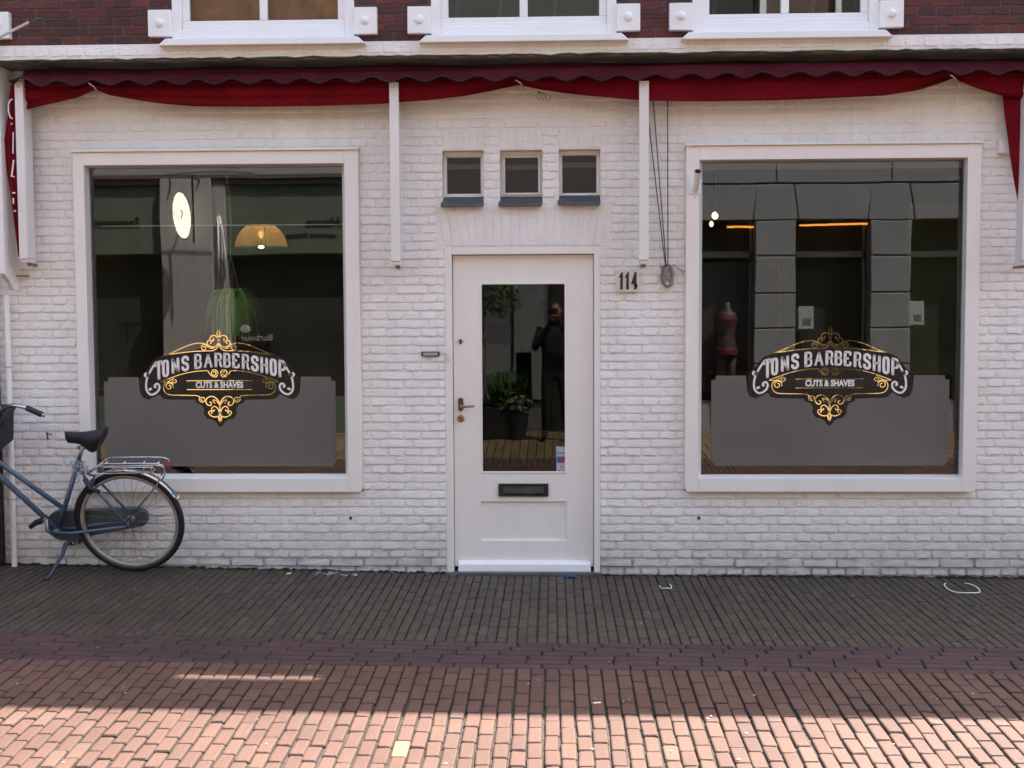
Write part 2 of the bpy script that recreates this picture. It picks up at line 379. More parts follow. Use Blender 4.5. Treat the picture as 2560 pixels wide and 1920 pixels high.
M_neigh = plain('aubergine_paint', (.035, .02, .028), .4)

# ------------------------------------------------------------------ ground
YEL = []
def paver(mb, cx, cyy, lx, ly, h=.0, ang=0.0, rnd=.004, jit=.0015, tilt=.012, zt=.0, chip=.0):
    """one rounded paving brick; lx along x, ly along y"""
    hx, hy = lx / 2, ly / 2; c = .0045 + random.random() * rnd * .8
    base = [(-hx, -hy + c), (-hx + c, -hy), (hx - c, -hy), (hx, -hy + c), (hx, hy - c), (hx - c, hy), (-hx + c, hy), (-hx, hy - c)]
    base = [(a + random.uniform(-jit, jit), b + random.uniform(-jit, jit)) for a, b in base]
    ca, sa = math.cos(ang), math.sin(ang); tx = random.gauss(0, tilt); ty = random.gauss(0, tilt)
    dz = random.gauss(0, .0011) + zt
    vs = []
    for k, (ins, z) in enumerate(((0, -.03), (0, -.006 - rnd * .5), (.0028 + rnd * .3, -.0015), (.007 + rnd * .6, 0))):
        for a, b in base:
            f = 1 - ins / min(hx, hy) if k else 1
            aa = a - math.copysign(ins, a); bb = b - math.copysign(ins, b)
            x = cx + aa * ca - bb * sa; y = cyy + aa * sa + bb * ca
            vs.append((x, y, gz(x, y) + z + dz + tx * aa + ty * bb))
    fs = []
    for r in range(3):
        for k in range(8):
            k2 = (k + 1) % 8; fs.append((r * 8 + k, r * 8 + k2, (r + 1) * 8 + k2, (r + 1) * 8 + k))
    fs.append(tuple(24 + k for k in range(8)))
    yl = G(975, 1885)
    hit = not YEL and abs(cx - yl.x) < lx * .56 and abs(cyy - yl.y) < ly * .56
    if hit: YEL.append(1)
    mb.cur = 1.0 if hit else random.random() * .97
    o = len(mb.v); mb.add(vs, fs)
    for i in range(8): mb.d[o + i] = 1.0; mb.d[o + 8 + i] = .7; mb.d[o + 16 + i] = .22  # joint dirt, also painting in the shade down between the bricks
def yb(x):                    # joint between the footway and the red border course
    return -1.595 - 0.012 * x
# ground sheet
g = MB(); nx, ny = 60, 60; gx0, gx1, gy0, gy1 = -60, 60, -60, 60
xs = [-60, -30, -15] + [-8 + i * .5 for i in range(33)] + [15, 30, 60]
ys = [-60, -30, -15] + [-10 + i * .4 for i in range(26)] + [.3, 8, 30, 60]
vs = [(x, y, gz(max(-8, min(8, x)), y) - .0135) for y in ys for x in xs]
fs = [(j * len(xs) + i, j * len(xs) + i + 1, (j + 1) * len(xs) + i + 1, (j + 1) * len(xs) + i) for j in range(len(ys) - 1) for i in range(len(xs) - 1)]
g.add(vs, fs); tag(g.build('ground', M_sand, smooth=True, origin=(0, 0, 0)), kind='structure')
# footway of slim clinkers, long side across the pavement
pv = MB(); pitch = .0525; x = -7.2; col = 0
while x < 7.2:
    yy = -0.02 - random.random() * .2; first = True
    sk = random.gauss(0, .0008)
    lim = yb(x)
    end = .04
    while end > lim + .012:
        L = .205 + random.gauss(0, .004)
        if first: L = random.choice((.07, .12, .16, .205)); first = False
        y1 = max(end - L, lim)
        if y1 - lim < .045: y1 = lim
        paver(pv, x + sk + random.gauss(0, .0007), (end + y1) / 2, pitch - .0018, end - y1 - .0065, rnd=.0015, tilt=.008, jit=.0009)
        end = y1
    x += pitch; col += 1
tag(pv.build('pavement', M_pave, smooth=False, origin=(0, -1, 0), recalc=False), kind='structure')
# border: rows running along the street
bd = MB(); rows = 6; rw = .0655
for r in range(rows):
    x = -7.2 + random.random() * .2
    while x < 7.2:
        L = .212
        yc = yb(x + L / 2) - (r + .5) * rw
        paver(bd, x + L / 2, yc + random.gauss(0, .0008), L - .0035, rw - .0035, ang=-.012, rnd=.003, tilt=.008, jit=.0012)
        x += L
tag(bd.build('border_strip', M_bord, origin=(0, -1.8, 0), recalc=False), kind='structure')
rd = MB(); pitch = .0672; x = -7.2; n = 0
while x < 7.2:
    end = yb(x) - rows * rw; first = True; sk = random.gauss(0, .0015)
    w = pitch * (1 + random.gauss(0, .0))
    while end > -6.6:
        L = (.172 if end > -2.3 else (.158 if end > -2.8 else .148)) + random.gauss(0, .003)
        if first: L = .172 if n % 2 else .088; first = False
        near = end < -2.35
        paver(rd, x + sk + random.gauss(0, .0012 if near else .0006), end - L / 2, w - (.0048 if near else .0035), L - (.0062 if near else .0055), rnd=.004 if near else .002,
              tilt=.017 if near else .009, jit=.0026 if near else .0012, ang=random.gauss(0, .006))
        end -= L
    x += w; n += 1
M_roadall = M_road
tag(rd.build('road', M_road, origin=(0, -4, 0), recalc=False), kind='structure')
# opposite footway
op = MB(); x = -7.2
while x < 7.2:
    end = -6.62
    while end > -9.1:
        paver(op, x, end - .1, .0985, .196, rnd=.003); end -= .2
    x += .102
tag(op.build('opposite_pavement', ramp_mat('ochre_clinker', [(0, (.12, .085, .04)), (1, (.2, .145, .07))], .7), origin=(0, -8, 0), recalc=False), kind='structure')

# ------------------------------------------------------------------ the barber shop building
shop = thing('barber_shop', 'white painted brick shop front with two display windows under dark red brick upper floor', 'building', (0, 0, 0))
def rect(px0, py0, px1, py1, Y=0.0):
    """world rectangle x0,x1,z0,z1 from two photo corners (averaging the tilt)"""
    pm = (py0 + py1) / 2; qm = (px0 + px1) / 2
    return X(px0, pm, Y), X(px1, pm, Y), P(qm, py1, Y).z, P(qm, py0, Y).z
YF = -.045
LW = rect(191, 378, 900, 1230.5, YF); RW = rect(1714, 362, 2447, 1230, YF)
LWg = rect(233, 418, 860, 1184, .04); RWg = rect(1754, 403, 2403, 1186, .04)
LWi = rect(219, 411, 865, 1196, YF); RWi = rect(1747, 397, 2413, 1196, YF)
DF = rect(1114, 617, 1500.5, 1437, .0); DL = rect(1135, 638, 1483, 1430, .05)
DFz0 = 0.0
SW = [rect(1106, 376, 1209, 512, 0), rect(1250, 375, 1356, 511, 0), rect(1397.5, 373, 1501, 508, 0)]
BAND_Z0 = Z(140, 1280, -.27); BAND_Z1 = Z(99, 1280, -.27)
WX0, WX1 = -3.56, 5.2        # extent of this front
holes = [LW, RW, (DF[0], DF[1], -.1, DF[3])] + SW

# bricks -----------------------------------------------------------
wb = MB()
def wbrick(mb, poly, relief=.007, y0=0.0, rough=.0016, flush=.0015):
    """rounded painted brick: top edge almost flush, lower edge proud (old hand moulded bricks)"""
    n = len(poly); cx = sum(p[0] for p in poly) / n; cz = sum(p[1] for p in poly) / n
    # subdivide and cut corners
    pts = []
    for i in range(n):
        a, b, c = poly[i - 1], poly[i], poly[(i + 1) % n]
        la = math.hypot(a[0] - b[0], a[1] - b[1]); lc = math.hypot(c[0] - b[0], c[1] - b[1]); r = min(.008, la * .3, lc * .3)
        pts.append((b[0] + (a[0] - b[0]) / la * r, b[1] + (a[1] - b[1]) / la * r))
        pts.append((b[0] + (c[0] - b[0]) / lc * r, b[1] + (c[1] - b[1]) / lc * r))
        if lc > .08:
            k = 3 if lc > .15 else 2
            for q in range(1, k):
                pts.append((b[0] + (c[0] - b[0]) * q / k, b[1] + (c[1] - b[1]) * q / k))
    pts = [(p[0] + random.gauss(0, rough), p[1] + random.gauss(0, rough)) for p in pts]
    m = len(pts); zmin = min(p[1] for p in pts); zmax = max(p[1] for p in pts); H = max(zmax - zmin, .01)
    dep = relief * random.uniform(.55, 1.25); tilt = random.gauss(0, .006)
    vs = []
    for ins0, f0, f1 in ((0, 0.0, 0.0), (.0018, .6, .2), (.006, .95, .72), (.014, 1.0, 1.0)):
        for p in pts:
            dx, dz = cx - p[0], cz - p[1]; L = math.hypot(dx, dz); q = min(ins0 * (.55 if p[1] - zmin < H * .28 else 1.0) / L, .8)
            t = (p[1] - zmin) / H; low = max(0, 1 - t * 3.5); f = f0 * low + f1 * (1 - low)
            d = (dep * (1 - t) + flush * t) * f + (p[0] - cx) * tilt * f
            vs.append((p[0] + dx * q, y0 - max(d, -.001 if ins0 == 0 else .0004), p[1] + dz * q))
    vs = [(v[0], (y0 + .004 if i < m else v[1]), v[2]) for i, v in enumerate(vs)]
    fs = []
    for r in range(3):
        for k in range(m):
            k2 = (k + 1) % m; fs.append((r * m + k, r * m + k2, (r + 1) * m + k2, (r + 1) * m + k))
    vs.append((cx, y0 - dep * .6, cz)); c = len(vs) - 1
    for k in range(m): fs.append((3 * m + k, 3 * m + (k + 1) % m, c))
    mb.cur = random.random(); mb.add(vs, fs)
def clip_courses(mb, x0, x1, z0, z1, holes, pitch=.0545, seed=1, relief=.006, y0=0.0, joint=.009, blocked=(), **kw):
    row = 0; z = z0
    while z < z1 - .01:
        zt = min(z + pitch - joint, z1)
        segs = [(x0, x1)]
        for h in list(holes) + list(blocked):
            if h[2] < zt - .006 and h[3] > z + .006:
                ns = []
                for a, b in segs:
                    if h[0] > a and h[0] < b: ns.append((a, h[0]))
                    if h[1] > a and h[1] < b: ns.append((h[1], b))
                    if h[1] <= a or h[0] >= b: ns.append((a, b))
                segs = ns
        L = .2155 if row % 2 else .1078
        st = x0 + (0.054 if row % 4 == 1 else (.162 if row % 4 == 3 else 0)) - .3
        wob = random.gauss(0, .0012)
        for a, b in segs:
            k = math.floor((a - st) / L)
            x = st + k * L
            while x < b:
                xa, xb = max(x + joint / 2, a), min(x + L - joint / 2, b)
                if xb - xa > .018:
                    j = random.gauss(0, .0015)
                    wbrick(mb, [(xa, z + wob), (xb, z + wob + random.gauss(0, .0006)), (xb, zt + wob), (xa, zt + wob)], relief, y0, **kw)
                x += L
        z += pitch; row += 1
WTOP = BAND_Z0 + .02
arch_z0 = DF[3]; arch_z1 = DF[3] + .265
archx0, archx1 = DF[0] - .0, DF[1] + .0
blocks = [(DF[0] - .05, DF[1] + .07, arch_z0, arch_z1)]
for s_ in SW: blocks.append((s_[0] - .0, s_[1] + .0, s_[3], s_[3] + .125))
clip_courses(wb, WX0, WX1, .004, WTOP, holes, blocked=blocks)
# flared flat arch over the door
nb = 19
for i in range(nb):
    t0, t1 = i / nb, (i + 1) / nb
    bx0, bx1 = DF[0] - .005, DF[1] + .01; tx0, tx1 = DF[0] - .05, DF[1] + .065
    j = .0035
    zt = arch_z1 - .006; zm = arch_z0 + .006
    wbrick(wb, [(bx0 + (bx1 - bx0) * t0 + j, zm), (bx0 + (bx1 - bx0) * t1 - j, zm), (tx0 + (tx1 - tx0) * t1 - j, zt), (tx0 + (tx1 - tx0) * t0 + j, zt)], .0035, flush=.003)
for s_ in SW:
    for i in range(6):
        w_ = (s_[1] - s_[0]) / 6
        wbrick(wb, [(s_[0] + w_ * i + .003, s_[3] + .005), (s_[0] + w_ * (i + 1) - .003, s_[3] + .005), (s_[0] + w_ * (i + 1) - .003, s_[3] + .119), (s_[0] + w_ * i + .003, s_[3] + .119)], .003, flush=.0025)
# mortar body of the wall, with real openings and thickness
def wall_body(mb, x0, x1, z0, z1, holes, y0, y1):
    xs = sorted({x0, x1} | {h[0] for h in holes} | {h[1] for h in holes}); zs = sorted({z0, z1} | {max(z0, h[2]) for h in holes} | {h[3] for h in holes})
    idx = lambda i, j: any(h[0] < (xs[i] + xs[i + 1]) / 2 < h[1] and h[2] < (zs[j] + zs[j + 1]) / 2 < h[3] for h in holes)
    nx_, nz_ = len(xs) - 1, len(zs) - 1
    solid = [[not idx(i, j) for j in range(nz_)] for i in range(nx_)]
    for i in range(nx_):
        for j in range(nz_):
            if not solid[i][j]: continue
            a, b, c, d = xs[i], xs[i + 1], zs[j], zs[j + 1]
            mb.add([(a, y0, c), (b, y0, c), (b, y0, d), (a, y0, d)], [(0, 1, 2, 3)])
            mb.add([(a, y1, c), (b, y1, c), (b, y1, d), (a, y1, d)], [(3, 2, 1, 0)])
            if i == 0 or not solid[i - 1][j]: mb.add([(a, y0, c), (a, y0, d), (a, y1, d), (a, y1, c)], [(0, 1, 2, 3)])
            if i == nx_ - 1 or not solid[i + 1][j]: mb.add([(b, y0, c), (b, y1, c), (b, y1, d), (b, y0, d)], [(0, 1, 2, 3)])
            if j == 0 or not solid[i][j - 1]: mb.add([(a, y0, c), (a, y1, c), (b, y1, c), (b, y0, c)], [(0, 1, 2, 3)])
            if j == nz_ - 1 or not solid[i][j + 1]: mb.add([(a, y0, d), (b, y0, d), (b, y1, d), (a, y1, d)], [(0, 1, 2, 3)])
wall_body(wb, WX0, WX1, -.15, WTOP, holes, 0.0, .24)
wb_foot = MB()
for fa, fb in ((WX0, DF[0] - .005), (DF[1] + .005, WX1)):
    n_ = int((fb - fa) / .02); wb_foot.tube([(fa + (fb - fa) * i / n_, -.008 + random.gauss(0, .003), gz(fa + (fb - fa) * i / n_, 0) + random.gauss(.004, .003)) for i in range(n_ + 1)], [max(.001, random.gauss(.006, .003)) for _ in range(n_ + 1)], 5)
wb_foot.build('wall_foot_dirt', plain('foot_dirt', (.03, .027, .02), .95, var=.5, scale=15), shop)
wb.build('painted_wall', M_wall, shop, smooth=True, recalc=False)
sm = bpy.data.objects['painted_wall'].data
# ---- band of white painted brick below the upper floor (overhangs the shop front)
bn = MB(); yu = -.27
clip_courses(bn, WX0 - .4, WX1, BAND_Z0 + .03, BAND_Z1 - .002, [], pitch=.062, y0=yu, relief=.005, seed=3)
bn.box(WX0 - .4, WX1, yu, .24, BAND_Z0 + .004, BAND_Z1)
bn.build('white_band', M_wall, shop, smooth=False, recalc=False)
me_ = MB()
n_ = 160
pts = []
for i in range(n_ + 1):
    x = WX0 - .4 + (WX1 - WX0 + .4) * i / n_
    pts.append((x, yu - .006 - random.random() * .004, BAND_Z0 + .004 + random.gauss(0, .0025)))
me_.tube(pts, [.0045 + random.random() * .004 for _ in pts], 6)
me_.build('mossy_drip_edge', M_moss, shop)
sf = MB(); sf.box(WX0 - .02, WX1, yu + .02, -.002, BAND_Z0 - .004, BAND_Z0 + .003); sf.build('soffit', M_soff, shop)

# ---- upper floor: dark brick, windows
UY = -.27
UW = [(432, 885, 27, (393, 916, 88.5, 105), (372, 434, 22, 90), (879, 939, 20, 85)),
      (1079, 1540, 20, (1045, 1573, 86, 98.5), (1019, 1079, 16, 84), (1539, 1596, 11, 78)),
      (1732, 2195, 13, (1702, 2238, 81, 95), (1677, 1737, 9, 75), (2197, 2260, 1, 68))]
uholes = []
for a, b, gpy, *_ in UW:
    x0, x1 = X(a, 50, UY), X(b, 50, UY); uholes.append((x0, x1, BAND_Z1 + .02, BAND_Z1 + 1.75))
pit = uholes[1][0] - uholes[0][0]; wdt = uholes[0][1] - uholes[0][0]
for a in (X(-30, 50, UY) - wdt, X(2680, 50, UY)): uholes.append((a, a + wdt, BAND_Z1 + .02, BAND_Z1 + 1.75))
UTOP = 5.95
UX0 = -6.2
edges = sorted([UX0, WX1] + [e for h in uholes for e in h[:2]])
for ea, eb in zip(edges[::2], edges[1::2]):
    if eb - ea < .05: continue
    ub = MB(); clip_courses(ub, ea, eb, BAND_Z1 + .004, BAND_Z1 + .75, [], y0=UY + .008, relief=.004, joint=.007, rough=.0013, flush=.003)
    ub.build('brick_pier', M_ubrick, shop, smooth=False, recalc=False)
um = MB(); wall_body(um, UX0, WX1, BAND_Z1, 5.42, uholes, UY + .008, UY + .25); um.build('upper_wall', M_umort, shop)
M_plain_dark = M_dark
def upper_window(x0, x1, label=None):
    w = MB(); z0 = BAND_Z1 + .02; z1 = z0 + 1.73; f = .055
    w.box(x0 - .002, x0 + f, UY - .012, UY + .12, z0, z1); w.box(x1 - f, x1 + .002, UY - .012, UY + .12, z0, z1)
    w.box(x0 + f, x1 - f, UY - .012, UY + .12, z1 - f, z1 + .002)
    w.box(x0 + f, x1 - f, UY - .01, UY + .12, z0, z0 + .062)
    fr = w.build('upper_window', M_wood2, shop, bevel=.004)
    s2 = MB(); a, b = x0 + f, x1 - f; zb = z0 + .0625
    s2.box(a, b, UY + .012, UY + .05, zb, zb + .055); s2.box(a, a + .045, UY + .012, UY + .05, zb + .055, z1 - f)
    s2.box(b - .045, b, UY + .012, UY + .05, zb + .055, z1 - f); mc = (a + b) / 2
    s2.box(mc - .024, mc + .024, UY + .010, UY + .052, zb + .055, z1 - f)
    s2.box(a + .002, b - .002, UY + .004, UY + .012, zb, zb + .022)
    s2.build('sash', M_wood2, fr, bevel=.004)
    gg = MB(); gg.box(a + .04, b - .04, UY + .03, UY + .034, zb + .05, z1 - f); gg.build('pane', M_glass, fr)
    sl = MB(); c = UY - .012; zz = BAND_Z1 + .018
    sl.prism([(x0 - .075, zz - .042), (x1 + .075, zz - .042), (x1 + .055, zz - .022), (x1 + .03, zz), (x0 - .03, zz), (x0 - .055, zz - .022)], UY - .065, UY + .1)
    sl.build('sill', M_wood2, fr, bevel=.004)
    for s_ in (-1, 1):
        bk = MB(); cxx = (x0 - .072) if s_ < 0 else (x1 + .072); cz = BAND_Z1 + .115
        bk.box(cxx - .071, cxx + .071, UY - .035, UY + .1, cz - .078, cz + .082)
        o = bk.build('corner_block', M_wood2, fr, bevel=.004)
        bo = MB(); bo.sphere((cxx, UY - .036, cz + .003), .027, .018, .027, 14, 8); bo.build('corner_block', M_wood2, fr, smooth=True)
    return fr
M_blind = plain('slatted_wood_blind', (.62, .24, .08), .6, var=.4, scale=9)
for i, h in enumerate(uholes):
    fr = upper_window(h[0], h[1])
    r = MB(); 
    if i == 0:
        z = h[2] + .07
        while z < h[3] - .05: r.box(h[0] + .04, h[1] - .04, UY + .10, UY + .104, z, z + .009); z += .0105
        for q in range(24):
            xx = h[0] + .06 + q * (h[1] - h[0] - .12) / 23; r.box(xx - .001, xx + .001, UY + .098, UY + .1, h[2] + .06, h[3] - .06)
        r.build('blind', M_blind, fr)
    elif i in (1, 2):
        # pale curtains hanging beside the panes
        for q in (0.12, .36, .66, .9):
            pts = [(h[0] + (h[1] - h[0]) * q + .02 * math.sin(k * 2.1), UY + .12, h[2] + .06 + k * .2) for k in range(9)]
            r.tube(pts, .013, 6)
        r.build('curtain', plain('net_curtain', (.12, .12, .125), .9), fr)
# added sun slot, then roof and body
yp_ = UY + .02
g0, g1 = G(425, 1702), G(800, 1690); t_ = (yp_ - (g0.y + g1.y) / 2) / SY
sx0, sx1 = g0.x + SX * t_, g1.x + SX * t_; sz = t_ + (g0.z + g1.z) / 2
pr_ = MB()
def wedge(x0, x1, za, zb): pr_.box(x0, x1, yp_, yp_ + .02, za, zb)
wedge(UX0, sx0, 5.42, UTOP); wedge(sx1, WX1, 5.42, UTOP); wedge(sx0, sx1, 5.42, sz - .12); wedge(sx0, sx1, sz + .12, UTOP)
pr_.build('sun_slot_sheet', M_wood2, shop)  # unseen slotted sheet, added so one streak of sun reaches the ground
rf = MB(); rf.box(UX0, WX1, UY - .18, UY + .06, UTOP, UTOP + .16); rf.box(UX0, WX1, UY - .26, UY + .06, UTOP + .161, UTOP + .25)
rf.build('cornice', M_wood2, shop)
rr = MB(); rr.box(UX0, WX1, UY + .26, 7.0, 5.2, 5.4); rr.build('roof', M_ubrick, shop)
# interior
it = MB(); RZ = 3.05
it.box(WX0, WX1, 5.2, 5.3, 0, RZ); it.box(WX0 + .02, WX0 + .12, .25, 5.2, 0, RZ); it.box(4.4, 4.5, .25, 5.2, 0, RZ)
it.box(DF[0] - .5, DF[0] - .44, .25, 5.2, 0, RZ)
it.build('inner_wall', plain('dim_inner_paint', (.20, .20, .115), .9, var=.25, scale=1.5), shop)
ip = MB(); ip.box(P(2268, 800, 3.2).x, 4.39, 3.2, 3.25, .03, 2.62); ip.build('partition', plain('olive_partition', (.42, .43, .18), .9, var=.2, scale=2), shop)
fl = MB(); fl.box(WX0, WX1, .242, 5.2, -.02, .03); fl.build('inner_floor', plain('dark_floorboards', (.05, .038, .028), .5, var=.3), shop)
cl = MB(); cl.box(WX0, WX1, .242, 5.2, RZ, RZ + .05); cl.build('inner_ceiling', plain('inner_ceiling_paint', (.10, .10, .09), .9), shop)
uc = MB(); uc.box(UX0, WX1, 2.5, 2.6, 3.2, 5.19); uc.build('upper_inner_wall', M_dark, shop)

# ---- display windows
def display_window(o, i_, gl, cam_side):
    x0, x1, z0, z1 = o; a, b, c, d = i_; ga, gb, gc, gd = gl
    w = MB()
    # mitred casing built as four butted boards with rounded lower corners
    r = .022
    w.prism([(x0, z1), (x0, z0 + r), (x0 + r * .3, z0 + r * .3), (x0 + r, z0), (a, z0), (a, z1)], YF, .02)
    w.prism([(b, z1), (b, z0), (x1 - r, z0), (x1 - r * .3, z0 + r * .3), (x1, z0 + r), (x1, z1)], YF, .02)
    w.box(a, b, YF, .02, d, z1); w.box(a, b, YF, .02, z0, c)
    fr = w.build('display_window', M_wood, shop, bevel=.003)
    t = MB(); t.box(x0 - .006, x1 + .006, YF - .018, .01, z1 + .0005, z1 + .018); t.build('drip_board', M_wood, fr, bevel=.003)
    k = MB()
    for (p, q) in (((a, c), (a, d)), ((b, c), (b, d))):
        s_ = 1 if p[0] == a else -1; e = ga if s_ > 0 else gb
        k.add([(p[0], YF + .012, c), (p[0], YF + .012, d), (e, .035, gd), (e, .035, gc)], [(0, 1, 2, 3)])
        k.add([(e, .035, gc), (e, .035, gd), (e, .07, gd), (e, .07, gc)], [(0, 1, 2, 3)])
    k.add([(a, YF + .012, d), (b, YF + .012, d), (gb, .035, gd), (ga, .035, gd)], [(0, 1, 2, 3)])
    k.add([(ga, .035, gd), (gb, .035, gd), (gb, .07, gd), (ga, .07, gd)], [(0, 1, 2, 3)])
    k.add([(a, YF + .012, c), (b, YF + .012, c), (gb, .035, gc), (ga, .035, gc)], [(0, 1, 2, 3)])
    k.add([(ga, .035, gc), (gb, .035, gc), (gb, .07, gc), (ga, .07, gc)], [(0, 1, 2, 3)])
    k.build('inner_frame', M_wood, fr)
    h = MB(); h.box(ga, gb, .05, .09, gd - .045, gd - .006); h.build('head_rail', plain('grey_head_rail', (.18, .18, .165), .6), fr)
    p = MB(); p.add([(ga - .01, .04, gc - .01), (gb + .01, .04, gc - .01), (gb + .01, .04, gd + .01), (ga - .01, .04, gd + .01)], [(0, 1, 2, 3)])
    p.build('pane', M_glass, fr, recalc=False)
    return fr
lwin = display_window(LW, LWi, LWg, 1); rwin = display_window(RW, RWi, RWg, -1)
lwin['label'] = 'left display window with hanging plant and glass lamp behind it'; rwin['label'] = 'right display window with flag holder on its frame'

# ---- logo
SC = 1 / 4.809 / 394.6
YL = .0365
def logo(win, cxp, topy_px, botpx, film):
    """cxp/topy: design origin (photo px of design point (0,210)); film = px rect"""
    o0 = P(cxp, topy_px, YL)
    def W(u, v): return (o0.x + u * SC, o0.z - (v - 210) * SC)
    # -- film with the cut-out following the emblem
    fx0, fx1, fz0, fz1 = film
    half = [(1000, 0), (992, 870 - 790), (985, 970 - 790), (955, 1040 - 790), (890, 1068 - 790), (820, 1040 - 790), (745, 1000 - 790), (705, 1050 - 790), (640, 1066 - 790), (318, 1070 - 790),
            (300, 1102 - 790), (235, 1130 - 790), (205, 1180 - 790), (212, 1240 - 790), (170, 1300 - 790), (110, 1312 - 790), (62, 1340 - 790), (40, 1382 - 790), (0, 1398 - 790)]
    cc = W(0, 790)[0]
    n_ = .028
    cut = [(cc + u * SC, fz1 - v * SC) for u, v in half]
    cutl = [(cc - u * SC, fz1 - v * SC) for u, v in reversed(half[:-1])]
    poly = [(fx0, fz0 + n_), (fx0 + n_ * .7, fz0 + n_ * .3), (fx0 + n_, fz0), (fx1 - n_, fz0), (fx1 - n_ * .7, fz0 + n_ * .3), (fx1, fz0 + n_), (fx1, fz1 - n_), (fx1 - n_ * .8, fz1 - n_), (fx1 - n_, fz1 - n_ * .8), (fx1 - n_, fz1)]
    poly += cut + cutl + [(fx0 + n_, fz1), (fx0 + n_, fz1 - n_ * .8), (fx0 + n_ * .8, fz1 - n_), (fx0, fz1 - n_)]
    f = MB(); f.prism(poly, .0382, .0395); f.build('window_film', M_film, win)
    # -- gold line work
    gm = MB(); bm_ = MB()
    def stroke(mb, pts, w, y, taper=False, both=True, n=7):
        c = bez([(p[0], p[1], 0) for p in pts], n) if len(pts) > 2 else [Vector((p[0], p[1], 0)) for p in pts]
        for sgn in ((1, -1) if both else (1,)):
            L, R = [], []
            for i, p in enumerate(c):
                t = (c[min(i + 1, len(c) - 1)] - c[max(i - 1, 0)])
                t = t.normalized() if t.length > 1e-6 else Vector((1, 0, 0)); nn = Vector((-t.y, t.x, 0))
                k = i / max(1, len(c) - 1)
                ww = w / 2 * (1 if not taper else (.25 + .75 * math.sin(math.pi * min(1, k * .9 + .1))))
                a = p + nn * ww; b = p - nn * ww
                L.append((sgn * a.x, a.y)); R.append((sgn * b.x, b.y))
            o = len(mb.v)
            vs = [(W(*q)[0], y, W(*q)[1]) for q in L] + [(W(*q)[0], y, W(*q)[1]) for q in R]; m = len(L)
            mb.add(vs, [(i, i + 1, m + i + 1, m + i) for i in range(m - 1)])
    def spiral(cx, cy, r, a0, turns, w=12, s=1, grow=.28):
        pts = []
        N = int(10 * turns) + 4
        for i in range(N + 1):
            t = i / N; rr_ = r * (1 - t * (1 - grow)); a = a0 + s * t * turns * 2 * math.pi
            pts.append((cx + rr_ * math.cos(a), cy + rr_ * math.sin(a)))
        return pts
    gl = []
    gl.append(([(0, 208), (10, 235), (22, 262), (10, 275), (8, 320), (6, 400)], 13))
    gl.append(([(0, 208), (-6, 235)], 6))
    gl.append(([(4, 330), (25, 295), (62, 283), (98, 300), (106, 335), (82, 352), (60, 338), (72, 318)], 14))
    gl.append(([(6, 350), (20, 400), (60, 425), (110, 415), (142, 385), (135, 352), (108, 345), (92, 368), (108, 385)], 14))
    gl.append(([(4, 400), (25, 440), (75, 468), (160, 470), (300, 476), (430, 488), (560, 506), (690, 517)], 12))
    gl.append(([(690, 517), (600, 500), (500, 455), (400, 412), (290, 380), (190, 378), (138, 402), (120, 440)], 11))
    gl.append((spiral(180, 432, 44, math.pi * 1.05, 1.4, s=1), 12))
    gl.append(([(30, 418), (80, 440), (130, 430)], 12))
    gl.append((spiral(62, 742, 46, math.pi * .9, 1.45, s=1), 13))
    gl.append(([(18, 745), (35, 785), (75, 785), (110, 760), (140, 712)], 13))
    gl.append(([(140, 712), (250, 716), (380, 735), (500, 765), (600, 800), (700, 838), (735, 850)], 10))
    gl.append(([(735, 850), (660, 852), (600, 825), (555, 795)], 9))
    gl.append((spiral(550, 835, 34, -math.pi * .3, 1.1, s=1), 10))
    gl.append((spiral(622, 905, 52, math.pi * .9, 1.35, s=1), 12))
    gl.append(([(570, 900), (580, 865), (630, 850), (680, 880), (690, 930), (660, 985), (590, 1008), (420, 1012), (300, 1016), (250, 1030), (225, 1060)], 11))
    gl.append((spiral(212, 1062, 42, -math.pi * .2, 1.4, s=1), 12))
    gl.append(([(0, 1345), (12, 1290), (6, 1220), (4, 1120), (30, 1065), (85, 1028), (145, 1040), (172, 1085), (150, 1130), (112, 1135), (105, 1105), (128, 1095)], 15))
    gl.append(([(8, 1130), (40, 1085), (85, 1070), (60, 1115)], 10))
    gl.append(([(10, 1265), (60, 1280), (115, 1262), (140, 1225), (115, 1205), (95, 1225), (112, 1240)], 14))
    gl.append(([(6, 1240), (22, 1185), (60, 1150), (98, 1165), (98, 1200), (72, 1205), (72, 1185)], 13))
    gl.append(([(0, 1348), (14, 1320), (24, 1280)], 9))
    for pts, w in gl: stroke(gm, pts, w * .84, YL)
    for v in (835, 943): stroke(gm, [(0, v), (405, v)], 9, YL)
    gm.build('gold_scrollwork', M_gold, win, recalc=False)
    # -- black band behind the words
    hp_ = [(0, 400), (120, 425), (300, 455), (560, 498), (720, 535), (800, 570), (850, 625), (900, 700), (950, 735), (972, 780)] + [(u, v + 790) for u, v in half[1:]]
    hp_ = [(u - (7 if u > 20 else 0), v) for u, v in hp_]
    pm = MB(); pm.prism([W(u, v) for u, v in hp_] + [W(-u, v) for u, v in reversed(hp_[1:-1])], .0389, .0394)
    mpl = plain('emblem_backing', (.012, .011, .010), .35); mixin(mpl, .38); pm.build('emblem_backing', mpl, win)
    bk = MB(); pl = [W(-400, 842), W(400, 842), W(400, 937), W(-400, 937)]
    bk.add([(p[0], .0378, p[1]) for p in pl], [(0, 1, 2, 3)])
    ring = []
    N = 24
    bk.build('black_plate', plain('black_vinyl', (.01, .01, .011), .4), win, recalc=False)
